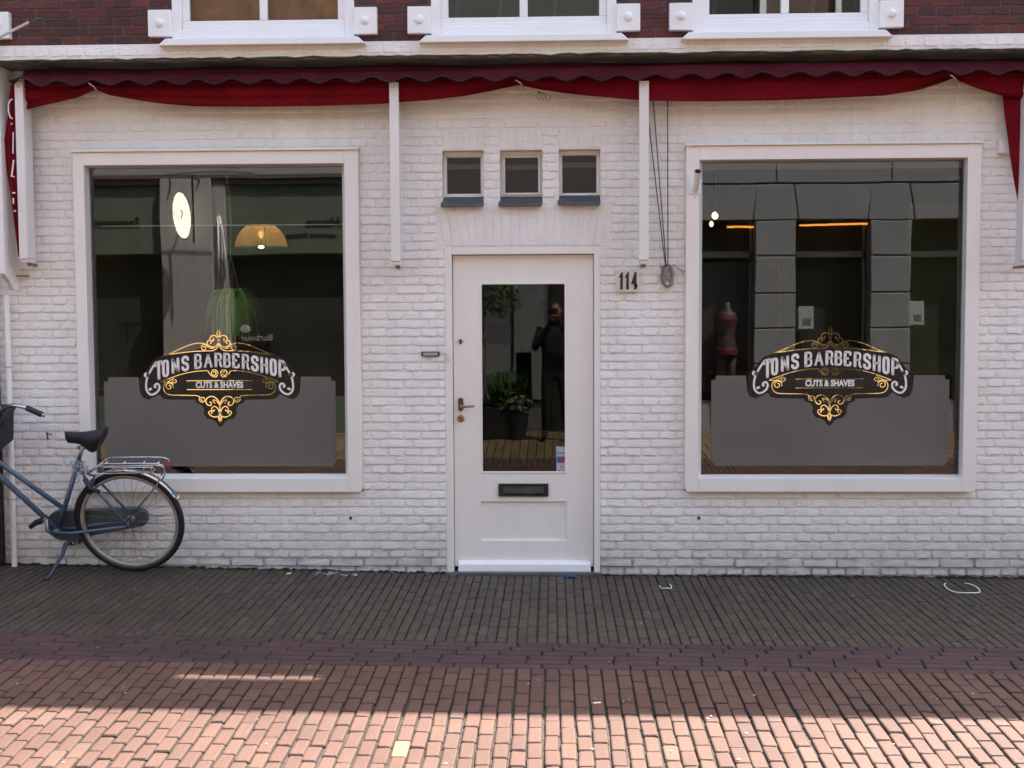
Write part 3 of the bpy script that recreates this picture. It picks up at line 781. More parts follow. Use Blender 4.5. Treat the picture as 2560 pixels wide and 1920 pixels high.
    # -- arched slab-serif lettering
    G_ = {
     'T': [[(-1, 1), (1, 1)], [(0, 1), (0, 0)], [(-1, 1), (-1.05, .74)], [(1, 1), (1.05, .74)], [(-.35, 0), (.35, 0)]],
     'O': [[(0, 1), (-.62, .93), (-.72, .6), (-.72, .4), (-.62, .07), (0, 0), (.62, .07), (.72, .4), (.72, .6), (.62, .93), (0, 1)]],
     'N': [[(-.7, 0), (-.7, 1)], [(-.7, 1), (.7, 0)], [(.7, 0), (.7, 1)], [(-1, 0), (-.4, 0)], [(-1, 1), (-.6, 1)], [(.4, 1), (1, 1)]],
     'S': [[(.72, .70), (.66, .92), (0, 1), (-.62, .92), (-.7, .72), (-.45, .57), (.4, .46), (.7, .28), (.62, .08), (0, 0), (-.66, .08), (-.74, .3)]],
     'B': [[(-.6, 0), (-.6, 1)], [(-.9, 1), (.2, 1), (.6, .92), (.66, .75), (.55, .58), (.1, .52), (-.5, .52)], [(.1, .52), (.6, .45), (.74, .25), (.64, .07), (.2, 0), (-.9, 0)]],
     'A': [[(0, 1), (-.75, 0)], [(0, 1), (.75, 0)], [(-.45, .36), (.45, .36)], [(-1.05, 0), (-.45, 0)], [(.45, 0), (1.05, 0)]],
     'R': [[(-.6, 0), (-.6, 1)], [(-.9, 1), (.2, 1), (.62, .92), (.68, .74), (.58, .56), (.1, .5), (-.5, .5)], [(.1, .5), (.5, .42), (.56, .12), (.98, -.04)], [(-.9, 0), (-.3, 0)]],
     'E': [[(-.6, 0), (-.6, 1)], [(-.9, 1), (.72, 1), (.74, .76)], [(-.6, .52), (.4, .52)], [(-.9, 0), (.72, 0), (.78, .26)]],
     'H': [[(-.65, 0), (-.65, 1)], [(.65, 0), (.65, 1)], [(-.65, .52), (.65, .52)], [(-.95, 0), (-.35, 0)], [(.35, 0), (.95, 0)], [(-.95, 1), (-.35, 1)], [(.35, 1), (.95, 1)]],
     'P': [[(-.6, 0), (-.6, 1)], [(-.9, 1), (.2, 1), (.66, .92), (.72, .72), (.62, .52), (.1, .46), (-.5, .46)], [(-.95, 0), (-.2, 0)]]}
    lay = [('T', -745, 38, 600, 812), ('O', -660, 37, 592, 772), ('N', -537, 45, 566, 732), ('S', -416, 42, 545, 702), ('B', -260, 48, 520, 676), ('A', -133, 52, 512, 664), ('R', -10, 48, 508, 660),
           ('B', 97, 46, 510, 662), ('E', 205, 44, 515, 668), ('R', 325, 47, 525, 688), ('S', 440, 42, 545, 708), ('H', 555, 47, 562, 738), ('O', 665, 37, 582, 762), ('P', 772, 45, 600, 790)]
    lm = MB(); sh = MB()
    def letters(mb, dx, dy, extra, y):
        for ch, u, hw, t, b in lay:
            sl = .00034 * u
            for st in G_[ch]:
                pts = [(u + p[0] * hw, b + (t - b) * p[1] + sl * p[0] * hw) for p in st]
                ver = len(st) == 2 and st[0][0] == st[1][0]
                serif = len(st) == 2 and st[0][1] == st[1][1] and st[0][1] in (0, 1)
                w = (33 if ver or ch in 'OS' else (17 if serif else 25)) + extra
                if len(st) == 2:
                    a, c2 = Vector((*pts[0], 0)), Vector((*pts[1], 0))
                    stroke(mb, [pts[0], pts[1]], w, y, both=False)
                else:
                    stroke(mb, pts, w, y, both=False, n=4)
    letters(sh, 5, 5, 8, YL + .0006); letters(lm, 0, 0, 0, YL - .001)
    sw = [[(-790, 622), (-850, 720), (-890, 800), (-905, 890), (-895, 960), (-850, 1002), (-795, 990), (-752, 950), (-740, 905), (-760, 872), (-790, 880), (-800, 905), (-778, 915)],
          [(-862, 745), (-885, 780), (-912, 778), (-915, 752), (-895, 742)], [(-872, 950), (-850, 930), (-838, 945)]]
    for s_ in sw:
        for m_, e_, y_ in ((sh, 10, YL + .0006), (lm, 0, YL - .001)):
            stroke(m_, s_, 23 + e_, y_, both=True, n=6)
    sh.build('letter_outline', M_gold if False else plain('copper_outline', (.13, .06, .035), .5), win, recalc=False)
    lm.build('lettering', M_white, win, recalc=False)
    c0 = W(0, 889)
    text_mesh('small_lettering', 'CUTS & SHAVES', .0545, (c0[0], YL - .001, c0[1]), M_white, win, extrude=.0002, sx=.80, bold=.0022)
fL = rect(264, 942, 841, 1165, .053); fR = rect(1777, 938, 2370, 1163, .053)
logo(lwin, 546, 823.6, 0, fL)
logo(rwin, 2076, 817, 0, fR)

# ---- door
dw = MB(); x0, x1, z0, z1 = DF; a, b, c, d = DL
zt0 = .0
dw.box(x0, a - .004, .0, .1, .0, z1); dw.box(b + .004, x1, .0, .1, .0, z1); dw.box(a - .004, b + .004, .0, .1, d + .004, z1)
dfr = dw.build('door_frame', M_wood, shop, bevel=.004)
Gd = rect(1201, 706, 1416.5, 1183, .055); 
Pn = rect(1203, 1253, 1419, 1351, .055)
dl = MB(); yd = .05; dd = .095
zb = .045
for bx in ((a, Gd[0], zb, d), (Gd[1], b, zb, d), (Gd[0], Gd[1], Gd[3], d), (Gd[0], Gd[1], Pn[3], Gd[2]), (Gd[0], Gd[1], zb, Pn[2])):
    dl.box(bx[0], bx[1], yd, dd, bx[2], bx[3])
dl.box(Gd[0], Gd[1], yd + .014, dd, Pn[2], Pn[3])
door = dl.build('door', M_wood, shop, recalc=False)
mo = MB(); e = .012
for bx in ((Gd[0], Gd[0] + e, Gd[2], Gd[3]), (Gd[1] - e, Gd[1], Gd[2], Gd[3]), (Gd[0] + e, Gd[1] - e, Gd[3] - e, Gd[3]), (Gd[0] + e, Gd[1] - e, Gd[2], Gd[2] + e)):
    mo.box(bx[0], bx[1], yd - .004, yd + .02, bx[2], bx[3])
mo.build('glazing_bead', M_wood, door, bevel=.002)
pa = MB(); pa.add([(Gd[0], yd + .014, Gd[2]), (Gd[1], yd + .014, Gd[2]), (Gd[1], yd + .014, Gd[3]), (Gd[0], yd + .014, Gd[3])], [(0, 1, 2, 3)])
pa.build('pane', glassmat('door_glass', .047, (.5, .52, .5)), door, recalc=False)
wbx = rect(1146, 1403, 1477, 1431, .02)
wt = MB(); wt.prismx([(.05, wbx[3]), (.03, wbx[3] - .004), (.012, wbx[3] - .02), (.008, wbx[2] + .008), (.016, wbx[2]), (.05, wbx[2])], wbx[0], wbx[1])
wt.build('weather_bar', M_wood2, door, bevel=.003)
th = MB(); th.box(DF[0] - .01, DF[1] + .01, -.03, .12, -.03, .02); th.build('threshold', M_slate, shop, bevel=.004)
lb = rect(1246, 1209, 1371, 1241, .045)
le = MB(); le.box(lb[0], lb[1], .038, .051, lb[2], lb[2] + .012); le.box(lb[0], lb[1], .038, .051, lb[3] - .012, lb[3])
le.box(lb[0], lb[0] + .02, .038, .051, lb[2] + .012, lb[3] - .012); le.box(lb[1] - .02, lb[1], .038, .051, lb[2] + .012, lb[3] - .012)
le.box(lb[0] + .02, lb[1] - .02, .044, .051, lb[2] + .012, lb[3] - .012)
le.prismx([(.044, lb[3] - .02), (.03, lb[2] + .022), (.034, lb[2] + .018), (.044, lb[2] + .02)], lb[0] + .03, lb[1] - .03)
lt = le.build('letterbox', plain('dark_grey_letterbox', (.035, .033, .032), .45, metal=.4, var=.3), door, bevel=.0015)
st = rect(1286, 1217, 1335, 1230, .043); sb = MB(); sb.box(st[0], st[1], .0425, .0438, st[2], st[3]); sb.build('letterbox_sticker', M_blackm, door)
text_mesh('sticker_text', 'NEE', .022, ((st[0] + .027), .042, (st[2] + st[3]) / 2), M_white, door, extrude=.0002, sx=.95)
text_mesh('sticker_text', 'JA', .022, ((st[0] + .092), .042, (st[2] + st[3]) / 2), plain('turquoise_print', (.03, .45, .36), .5), door, extrude=.0002)
hp = P(1152, 1011, .045)
hm = MB(); hm.prism([(hp.x + .017 * math.cos(t), hp.z + (.026 if math.sin(t) > 0 else -.026) + .017 * math.sin(t)) for t in [k * math.pi / 8 for k in range(16)]], .04, .05)
hb = hm.build('handle_plate', M_bronze, door, bevel=.001)
lv = MB(); lv.lathe([(0.0, -.012), (.011, -.012), (.011, .006), (0, .006)], (hp.x, .035, hp.z - .012), 'y', 14)
lv.tube([(hp.x, .022, hp.z - .012), (hp.x, .005, hp.z - .012), (hp.x + .012, -.004, hp.z - .012), (hp.x + .05, -.006, hp.z - .010), (hp.x + .09, -.002, hp.z - .008)], [.007, .007, .0075, .007, .0075], 8)
lv.build('handle', M_brass, door, smooth=True)
kp = P(1151.5, 1046, .045); ky = MB(); ky.lathe([(0, -.006), (.016, -.006), (.023, -.002), (.024, .004)], (kp.x, .045, kp.z), 'y', 20)
ky.build('lock_rose', M_brass, door, smooth=False)
kk = MB(); kk.box(kp.x - .003, kp.x + .003, .036, .04, kp.z - .012, kp.z + .004); kk.lathe([(0, 0), (.007, 0), (.007, .004)], (kp.x, .0365, kp.z + .005), 'y', 12); kk.build('keyhole', M_blackm, door)
kp = P(1151.5, 854, .045); ky = MB(); ky.prism([(kp.x + .009 * math.cos(t), kp.z + (.008 if math.sin(t) > 0 else -.008) + .009 * math.sin(t)) for t in [k * math.pi / 8 for k in range(16)]], .042, .05)
for s_ in (-1, 1): ky.lathe([(0, 0), (.004, 0), (.004, .003)], (kp.x + s_ * .018, .047, kp.z), 'y', 8)
ky.build('upper_lock', M_bronze, door)
# card stickers
sr = rect(1391, 1117, 1416, 1182, .05)
sk = MB(); sk.box(sr[0], sr[1], .0585, .0595, sr[2], sr[3]); sk.build('card_sticker', plain('pale_blue_sticker', (.42, .46, .5), .5), door)
hh = (sr[3] - sr[2]) / 3; cxs = (sr[0] + sr[1]) / 2; M_sb = plain('sticker_blue', (.03, .10, .33), .5); M_sr = plain('sticker_red', (.45, .03, .04), .5)
q = MB(); q.box(sr[0] + .008, sr[1] - .008, .0575, .0582, sr[2] + 2 * hh + .012, sr[2] + 2 * hh + .018); q.box(sr[0] + .008, sr[0] + .012, .0575, .0582, sr[2] + 2 * hh + .012, sr[2] + 2 * hh + .03); q.box(sr[1] - .012, sr[1] - .008, .0575, .0582, sr[2] + 2 * hh + .012, sr[2] + 2 * hh + .03)
q.build('sticker_print', M_sb, door)
q = MB(); q.box(sr[0] + .004, sr[0] + .031, .0575, .0582, sr[2] + hh + .008, sr[2] + 2 * hh - .008); q.build('sticker_print', M_sb, door)
q = MB(); q.box(sr[0] + .012, sr[1] - .012, .0575, .0582, sr[2] + .004, sr[2] + .016); q.build('sticker_print', M_sb, door)
q = MB(); q.box(sr[0] + .0315, sr[1] - .004, .0575, .0582, sr[2] + hh + .008, sr[2] + 2 * hh - .008); q.build('sticker_print', M_sr, door)
text_mesh('sticker_text', 'V', .03, (cxs, .057, sr[2] + .034), M_sb, door, extrude=.0002)
text_mesh('sticker_text', 'PAY', .012, (cxs, .057, sr[2] + .010), M_white, door, extrude=.0002)

# ---- three small windows
gsm = [(1117.5, 1202, 394, 485), (1263, 1345.5, 395, 483), (1405.6, 1491, 389, 483)]
for i, s_ in enumerate(SW):
    x0, x1, z0, z1 = s_; zs_ = z0 + .055
    g4 = rect(gsm[i][0], gsm[i][2], gsm[i][1], gsm[i][3], .10)
    w = MB(); y0, y1 = .085, .15
    w.box(x0, g4[0], y0, y1, zs_, z1); w.box(g4[1], x1, y0, y1, zs_, z1); w.box(g4[0], g4[1], y0, y1, g4[3], z1); w.box(g4[0], g4[1], y0, y1, zs_, g4[2])
    lab = ['leftmost of the three small square windows above the door', 'middle small square window above the door', 'rightmost of the three small square windows above the door'][i]
    fr = w.build('small_window', M_wood, shop, bevel=.003); fr['label'] = lab
    if i == 1:
        f2 = MB(); e = .012
        f2.box(g4[0] - e, g4[0], .07, .0845, g4[2] - e, g4[3] + e); f2.box(g4[1], g4[1] + e, .07, .0845, g4[2] - e, g4[3] + e); f2.box(g4[0], g4[1], .07, .0845, g4[3], g4[3] + e); f2.box(g4[0], g4[1], .07, .0845, g4[2] - e, g4[2])
        f2.build('casement', M_cream, fr)
    p = MB(); p.add([(g4[0] - .005, .11, g4[2] - .005), (g4[1] + .005, .11, g4[2] - .005), (g4[1] + .005, .11, g4[3] + .005), (g4[0] - .005, .11, g4[3] + .005)], [(0, 1, 2, 3)]); p.build('pane', M_glass, fr, recalc=False)
    bl = MB(); bl.box(x0, x1, .2, .21, g4[3] - .062, g4[3] - .03); bl.build('inner_slat', plain('dull_inner_slat', (.25, .23, .2), .8), fr)  # pale slat across the opening, behind the upper part of the pane
    cb = MB(); cb.box(x0 - .02, x1 + .02, .238, .40, z0, z1 + .02); 
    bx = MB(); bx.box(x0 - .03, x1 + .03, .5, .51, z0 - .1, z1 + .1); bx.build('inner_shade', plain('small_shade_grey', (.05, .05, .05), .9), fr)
    sl = MB(); sl.prismx([(.085, zs_ - .002), (-.052, zs_ - .054), (-.052, zs_ - .070), (-.045, zs_ - .072), (.085, zs_ - .04)], x0 - .008, x1 - .004)
    sl.build('slate_sill', M_slate, fr, bevel=.002)
# PART2
# ------------------------------------------------------------------ neighbours on this side
nb_l = thing('neighbour_shop', 'dark aubergine shop front at the left edge beside the white drainpipe', 'building', (-5, 0, 0))
m = MB(); m.box(-8, X(12, 1400), -.06, .2, 0, 3.55); m.build('front_wall', M_neigh, nb_l)
m = MB(); m.box(-8, UX0 - .01, -.27, 6, 3.55, 6.3); m.build('upper_wall', M_umort, nb_l); m = MB(); m.box(-8.1, UX0 - .012, -.4, 6, 6.302, 6.4); m.build('roof', M_slate, nb_l)
nb_r = thing('corner_shop', 'plain pale plastered shop front beyond the right edge', 'building', (8, 0, 0))
m = MB(); m.box(WX1 + .01, 12, -.2, 6, -.1, 6.1); m.build('front_wall', plain('pale_plaster', (.5, .47, .43), .8, var=.1), nb_r)
m = MB(); m.box(WX1 + .012, 12.1, -.35, 6, 6.102, 6.25); m.build('roof', M_slate, nb_r)
m = MB(); m.box(-20, -8.2, -.2, 6, -.1, 6.1); o = m.build('terraced_house', plain('brown_plaster', (.3, .24, .2), .8, var=.15)); tag(o, 'brown terraced house further left along the street', 'building')

# drainpipe on the left of the white front
dp = thing('drainpipe', 'white round drainpipe running down the left end of the white wall', 'drainpipe', (X(33, 1200, -.05), -.05, 0))
m = MB(); xx = X(31, 1200, -.05); m.tube([(xx, -.055, .06), (xx, -.055, Z(738, 60))], .0175, 14)
m.build('pipe', M_wood, dp, smooth=False)
for z in (.5, 1.35):
    m = MB(); m.tube([(xx + .021 * math.cos(a), -.055 + .021 * math.sin(a), z) for a in [k * math.pi / 6 for k in range(12)]], .004, 5, closed=True); m.build('clip', M_steel, dp)
# cheek board closing the awning recess
ck = MB(); bz0 = Z(726, 52, 0); bx = X(50, 700, 0); yb0 = -.215
prof = [(-.004, BAND_Z0 - .01), (yb0, BAND_Z0 - .01), (yb0, bz0 + .10), (yb0 + .02, bz0 + .085), (-.13, bz0 + .045), (-.10, bz0 + .012), (-.085, bz0), (-.004, bz0)]
ck.prismx(prof, bx - .03, bx); o = ck.build('cheek_board', M_wood, shop, bevel=.003)
hk = MB(); q = P(58, 690, -.01); hk.tube([(bx, -.06, q.z), (bx + .03, -.055, q.z), (bx + .06, -.02, q.z), (bx + .062, .0, q.z)], .006, 8); hk.build('hinge', M_brass, shop)

# ------------------------------------------------------------------ awning
YV = -.245
aw = thing('awning', 'rolled up dark red canvas awning with scalloped valance and sagging drape across the whole front', 'awning', (-.3, -.1, 3.2))
def interp(prof, x):
    for (x0, z0), (x1, z1) in zip(prof, prof[1:]):
        if x0 <= x <= x1:
            t = (x - x0) / (x1 - x0); return z0 + (z1 - z0) * t
    return prof[0][1] if x < prof[0][0] else prof[-1][1]
# valance
topz = Z(164, 1280, YV)
sb_px = [(30, 205), (104, 216), (269, 213), (450, 211), (960, 206), (1598, 200), (1682, 197), (2040, 192), (2300, 188), (2600, 186)]
vx = [X(a, b, YV) for a, b in sb_px]; vz = [P(a, b, YV).z for a, b in sb_px]; vprof = list(zip(vx, vz))
V0, V1 = X(24, 190, YV), X(2690, 180, YV)
per = (X(1682, 197, YV) - X(104, 216, YV)) / 18.0; ph = X(104, 216, YV)
v = MB(); N = 900; NR = 7
grid = []
for i in range(N + 1):
    x = V0 + (V1 - V0) * i / N
    t = (x - ph) / per; c = math.cos(2 * math.pi * t)
    zb = interp(vprof, x) + .031 * (1 - c) / 2
    zt = topz - .004 + .012 * math.sin(x * .9)
    if x < V0 + .12: zt -= .07 * (1 - (x - V0) / .12) ** 2
    for r in range(NR + 1):
        k = r / NR
        y = YV + .022 * math.sin(k * 3.0 + .3) * .5 + .007 * math.sin(x * 2.3 + .6 * math.sin(x * 5)) * k + .004 * math.sin(2 * math.pi * t + .5) * k - .01 * k + (.045 * (1 - k) ** 3)
        grid.append((x, y, zt + (zb - zt) * k))
fs = [(i * (NR + 1) + r, (i + 1) * (NR + 1) + r, (i + 1) * (NR + 1) + r + 1, i * (NR + 1) + r + 1) for i in range(N) for r in range(NR)]
v.add(grid, fs); v.build('valance', M_canvas2, aw, smooth=True, solid=.003, recalc=False)
b = MB(); b.tube([(g_[0], g_[1] - .0015, g_[2]) for g_ in grid[NR::NR + 1]], .0056, 6); b.build('valance_piping', M_bind, aw, smooth=True)
# roller
rl = MB(); rz = Z(176, 1280, -.15); rl.tube([(V0 + .05 + (V1 - V0 - .1) * i / 30, -.13, rz + .006 * math.sin(i * 1.3)) for i in range(31)], .042, 14); rl.build('roller', M_canvas2, aw, smooth=True)
# drape behind the valance
YD = -.155
dr_px = [(48, 271), (65, 271), (130, 256), (190, 240), (230, 219), (269, 234), (347, 249), (410, 258), (477, 263), (651, 265), (800, 263), (960, 258), (1081, 248), (1160, 239), (1225, 228), (1298, 212), (1352, 222), (1415, 232), (1479, 240), (1598, 250), (1700, 252), (1774, 252),
         (1900, 250), (1991, 247), (2100, 243), (2208, 237), (2294, 224), (2340, 211), (2383, 195), (2403, 205), (2446, 220), (2507, 236), (2600, 250), (2700, 250)]
dprof = [(P(a, b, YD).x, P(a, b, YD).z) for a, b in dr_px]
D0, D1 = dprof[0][0], dprof[-1][0]
ties = [X(230, 222, YD), X(1298, 214, YD), X(2383, 196, YD)]
d_ = MB(); N = 700; NR = 14; grid = []
for i in range(N + 1):
    x = D0 + (D1 - D0) * i / N; zb = interp(dprof, x); zt = topz - .05
    dt = min(abs(x - t) for t in ties); sag = 1 - math.exp(-dt * 3.0)
    for r in range(NR + 1):
        k = r / NR
        fold = .016 * math.sin(k * 10 + 1.4 * sag + x * .4) * (k) + .01 * math.sin(k * 23 + x * 1.1)*k
        fold += -.028 * math.sin(math.pi * k) * sag + (.02 * math.sin((x - ties[1]) * 9 + k * 6) * math.exp(-dt * 2.5))*k
        grid.append((x, YD + fold + .02, zt + (zb - zt) * k))
fs = [(i * (NR + 1) + r, (i + 1) * (NR + 1) + r, (i + 1) * (NR + 1) + r + 1, i * (NR + 1) + r + 1) for i in range(N) for r in range(NR)]
d_.add(grid, fs); d_.build('drape', M_canvas, aw, smooth=True, solid=.003, recalc=False)
hm_ = MB(); hm_.tube([(g_[0], g_[1], g_[2] + .001) for g_ in grid[NR::NR + 1]], .004, 5); hm_.build('drape_hem', M_canvas, aw, smooth=True)
# side curtain at the left with printed letters and a blue edge
def curtain(pts_l, pts_r, Y0, name, amp=.012, flip=1):
    c = MB(); n = len(pts_l); K = 10; g_ = []
    for i in range(n):
        a, b_ = P(*pts_l[i], Y0), P(*pts_r[i], Y0)
        for k in range(K + 1):
            t = k / K; p = a.lerp(b_, t); g_.append((p.x, p.y + amp * math.sin(t * 9 + i * .35) + flip * .05 * t, p.z))
    c.add(g_, [(i * (K + 1) + k, (i + 1) * (K + 1) + k, (i + 1) * (K + 1) + k + 1, i * (K + 1) + k + 1) for i in range(n - 1) for k in range(K)])
    return c.build(name, M_canvas, aw, smooth=True, solid=.003, recalc=False)
curtain([(26, 212), (23, 240), (18, 290), (10, 350), (15, 420), (24, 480), (34, 560), (46, 640)], [(38, 212), (38, 240), (38, 290), (40, 350), (43, 420), (46, 480), (50, 560), (53, 645)], -.17, 'side_curtain', .008, 0)
curtain([(2507, 236), (2509, 250), (2513, 290), (2522, 350), (2530, 410), (2538, 460), (2545, 500), (2550, 534)], [(2600, 236), (2600, 250), (2596, 290), (2592, 350), (2588, 410), (2580, 460), (2568, 500), (2552, 536)], -.10, 'side_curtain', .012, 0)
for (pp, w_) in ((((31, 248), (25, 251), (21, 262), (21, 278), (25, 292), (31, 297)), .0045), (((31, 308), (28, 311)), .004), (((33, 330), (32.5, 384)), .004), (((34, 400), (32, 420), (29, 441), (36, 442)), .0055), (((31, 482), (38, 483)), .005), (((33, 495), (34, 509)), .005), (((35, 527), (40, 528)), .005)):
    tr = MB(); tr.tube([P(a, b_, -.186) for a, b_ in pp], w_, 6); tr.build('printed_letter', M_white, aw)
be = MB(); be.tube([P(38, 215, -.185), P(41, 400, -.185), P(49, 560, -.185), P(54, 645, -.185)], .0045, 6); be.build('blue_edging', plain('blue_edging', (.03, .015, .12), .6), aw)
# tie cords on the drape
for a, b_ in ((230, 212), (1298, 205), (2383, 192)):
    tc_ = MB(); q = P(a, b_, -.275); tc_.tube([q + Vector((-.02, 0, .01)), q + Vector((-.005, -.01, .0)), q + Vector((.012, -.004, -.012)), q + Vector((.03, .03, -.045))], .004, 6)
    tc_.build('tie_cord', M_rope, aw, smooth=True)
wr = MB(); q = P(1345, 228, -.11)
for k in range(4): wr.tube([q, q + Vector((-.01 + .03 * k, -.01, -.035)), q + Vector((.02 + .016 * k, .0, -.055 - .004 * k))], .0018, 5)
wr.build('loose_wire', M_blackm, aw)
# guide rails
def rail(pl, pr, py0, py1, lab, ribs=True):
    x0 = (P(pl, (py0 + py1) / 2, -.2).x); x1 = (P(pr, (py0 + py1) / 2, -.2).x)
    z0, z1 = Z(py1, (pl + pr) / 2, -.2), Z(py0, (pl + pr) / 2, -.2)
    m = MB(); m.box(x0, x1, -.2, -.172, z0, z1)
    r = m.build('guide_rail', M_cream, aw, bevel=.002); r['label'] = lab
    m = MB()
    for k in range(4): m.box(x0 + .004 + .001 * k, x1 - .004 - .001 * k, -.1705 + .027 * k, -.148 + .027 * k, z0 + .006, z1 - .03)
    m.box(x0 + .012, x1 - .012, -.1718, -.062, z0 + .012, z1 - .035)
    m.build('rail_channel', M_cream, r)
    m = MB(); xm = (x0 + x1) / 2; m.box(x0 + .006, x1 - .008, -.19, -.07, z0 - .022, z0 - .0005); m.build('end_cap', M_cream, r, bevel=.002)
    m = MB(); m.lathe([(0, -.014), (.009, -.014), (.009, .014), (0, .014)], (xm + .004, -.12, z0 - .034), 'x', 12); m.box(xm - .008, xm + .002, -.118, -.001, z0 - .043, z0 - .025); m.build('hinge', M_brass, r)
    m = MB(); m.lathe([(0, -.001), (.003, -.001), (.003, .002)], (xm, -.2005, z1 - .03), 'y', 8); m.build('screw', M_bronze, r)
rail(42, 63, 205, 647, 'leftmost awning rail beside the side curtain')
rail(975, 998, 205, 653, 'awning rail left of the door')
rail(1598, 1622, 202, 650, 'awning rail right of the door')
rail(2560, 2584, 198, 652, 'rightmost awning rail')

# ------------------------------------------------------------------ things fixed to the wall
# house number
n0 = rect(1540, 675, 1598, 730, -.02)
hn = thing('house_number_plate', 'cream enamel house number plate reading 114, right of the door', 'house number', ((n0[0] + n0[1]) / 2, -.01, n0[2]))
m = MB(); m.box(n0[0], n0[1], -.028, -.014, n0[2], n0[3]); m.build('plate', plain('cream_enamel', (.72, .68, .60), .4, var=.05), hn, bevel=.004)
m = MB(); w_ = n0[1] - n0[0]; h_ = n0[3] - n0[2]; zc0, zc1 = n0[2] + h_ * .12, n0[3] - h_ * .10
def slab(poly): m.prism([(n0[0] + w_ * a, zc0 + (zc1 - zc0) * b) for a, b in poly], -.0315, -.0285)
for q in (.14, .40):
    slab([(q, .0), (q + .17, .0), (q + .15, .04), (q + .15, 1.0), (q + .10, 1.0), (q - .02, .74), (q, .66), (q + .04, .70), (q + .035, .04)])
slab([(.74, .0), (.90, .0), (.88, .04), (.88, 1.0), (.80, 1.0), (.635, .30), (.64, .19), (.93, .19), (.93, .29), (.775, .30), (.775, .04)])
m.build('numerals', M_blackm, hn)
# name plate
n0 = rect(1053, 879, 1099, 891, -.015)
o_ = thing('name_plate', 'small black framed name plate on the wall left of the doorbell', 'name plate', ((n0[0] + n0[1]) / 2, -.01, n0[2]))
m = MB(); c = .006; m.prism([(n0[0], n0[2] + c), (n0[0] + c, n0[2]), (n0[1] - c, n0[2]), (n0[1], n0[2] + c), (n0[1], n0[3] - c), (n0[1] - c, n0[3]), (n0[0] + c, n0[3]), (n0[0], n0[3] - c)], -.018, -.008); m.build('frame', M_blackm, o_)
m = MB(); m.box(n0[0] + .012, n0[1] - .012, -.0195, -.0185, n0[2] + .006, n0[3] - .006); m.build('card', plain('grey_card', (.38, .38, .4), .5), o_)
# doorbell
q = P(1124, 886, -.02); db = thing('doorbell', 'white oval wireless doorbell on the left door frame', 'doorbell', (q.x, -.01, q.z - .04))
m = MB(); pts = [(q.x + .014 * math.cos(t), q.z + (.022 if math.sin(t) > 0 else -.022) + .014 * math.sin(t)) for t in [k * math.pi / 8 for k in range(16)]]; m.prism(pts, -.022, -.001); m.build('housing', M_plastic, db, bevel=.003)
m = MB(); m.lathe([(0, -.0245), (.0065, -.024), (.0075, -.0215)], (q.x, 0, q.z), 'y', 16); m.build('button', M_wood, db)
# small box at the right under the side curtain
n0 = rect(2496, 349, 2533, 384, -.03); m = MB(); m.box(n0[0], n0[1], -.05, -.006, n0[2], n0[3]); o = m.build('junction_box', M_wood, bevel=.004); tag(o, 'small square white junction box on the wall right of the right window', 'junction box')
# flag pole holder
q = P(1737, 486, YF); fh = thing('flag_holder', 'white tubular flag holder screwed on the left casing of the right window', 'flag holder', (q.x, YF, q.z))
m = MB(); m.box(q.x - .037, q.x + .037, YF - .008, YF - .001, q.z, q.z + .10); 
for a in (-.03, .03): m.tube([(q.x + a, YF - .009, q.z + .075), (q.x + a, YF - .014, q.z + .075)], .006, 8)
m.build('base_plate', M_wood2, fh, bevel=.002)
m = MB(); a, b_ = Vector((q.x + .002, YF - .012, q.z + .018)), Vector((q.x + .004, YF - .125, q.z + .128)); m.tube([a, a.lerp(b_, .12), b_], [.013, .019, .020], 16, cap=False); m.build('tube', M_wood2, fh, smooth=True)
m = MB(); dr = (b_ - a).normalized(); m.tube([b_ - dr * .02, b_ + dr * .003], .0165, 14); m.build('opening', M_blackm, fh)
m = MB(); m.tube([b_ - dr * .004, b_ + dr * .002], [.0215, .0215], 16, cap=False); m.build('rim', M_wood2, fh)
# flag pole stub with a green cable, upper left
fp = thing('broken_flagpole', 'grey pole stub with green cable sticking out over the upper brickwork', 'pole', tuple(P(0, 90, -.6)))
a, b_ = P(-60, 122, -1.0), P(70, 57, -.45); m = MB(); m.tube([a, b_], .0085, 10); m.build('pole', plain('bleached_pole', (.45, .44, .38), .6, var=.2), fp)
c_ = P(92, 46, -.31); m = MB(); m.tube([b_, b_.lerp(c_, .5) + Vector((0, 0, -.01)), c_], .004, 6); m.tube([c_, c_ + Vector((.02, .03, .004))], .007, 6); m.build('cable', plain('green_cable', (.02, .12, .08), .5), fp)
# cords and cleat
q = P(1668, 690, -.02); rp = thing('cord_hank', 'grey cords wound in a thick hank on a cleat right of the number plate', 'rope', (q.x, -.03, q.z - .06))
m = MB()
for a, b_ in (((1633, 250), (1666, 668)), ((1621, 300), (1664, 668)), ((1669, 250), (1670, 662))):
    A, B = P(*a, -.06), P(*b_, -.045); m.tube([A, A.lerp(B, .5) + Vector((0, .004, 0)), B], .0034, 6)
m.build('hanging_cord', M_cord, rp)
m = MB()
for k in range(9):
    w_ = .012 + .0035 * k; pts = []
    for t in range(26):
        a = 2 * math.pi * t / 26; pts.append((q.x + w_ * math.sin(a) + .002 * math.sin(5 * a + k), -.03 - .012 * math.cos(a * 1 + k * .7) - .002 * (9 - k), q.z + (.055 + .002 * k) * math.cos(a) + random.gauss(0, .001)))
    m.tube(pts, .0038, 6, closed=True)
for k in range(3): m.tube([(q.x - .03, -.045, q.z + .02 - k * .012), (q.x, -.06, q.z + .0 - k * .008), (q.x + .03, -.045, q.z - .02 - k * .01)], .0038, 6)
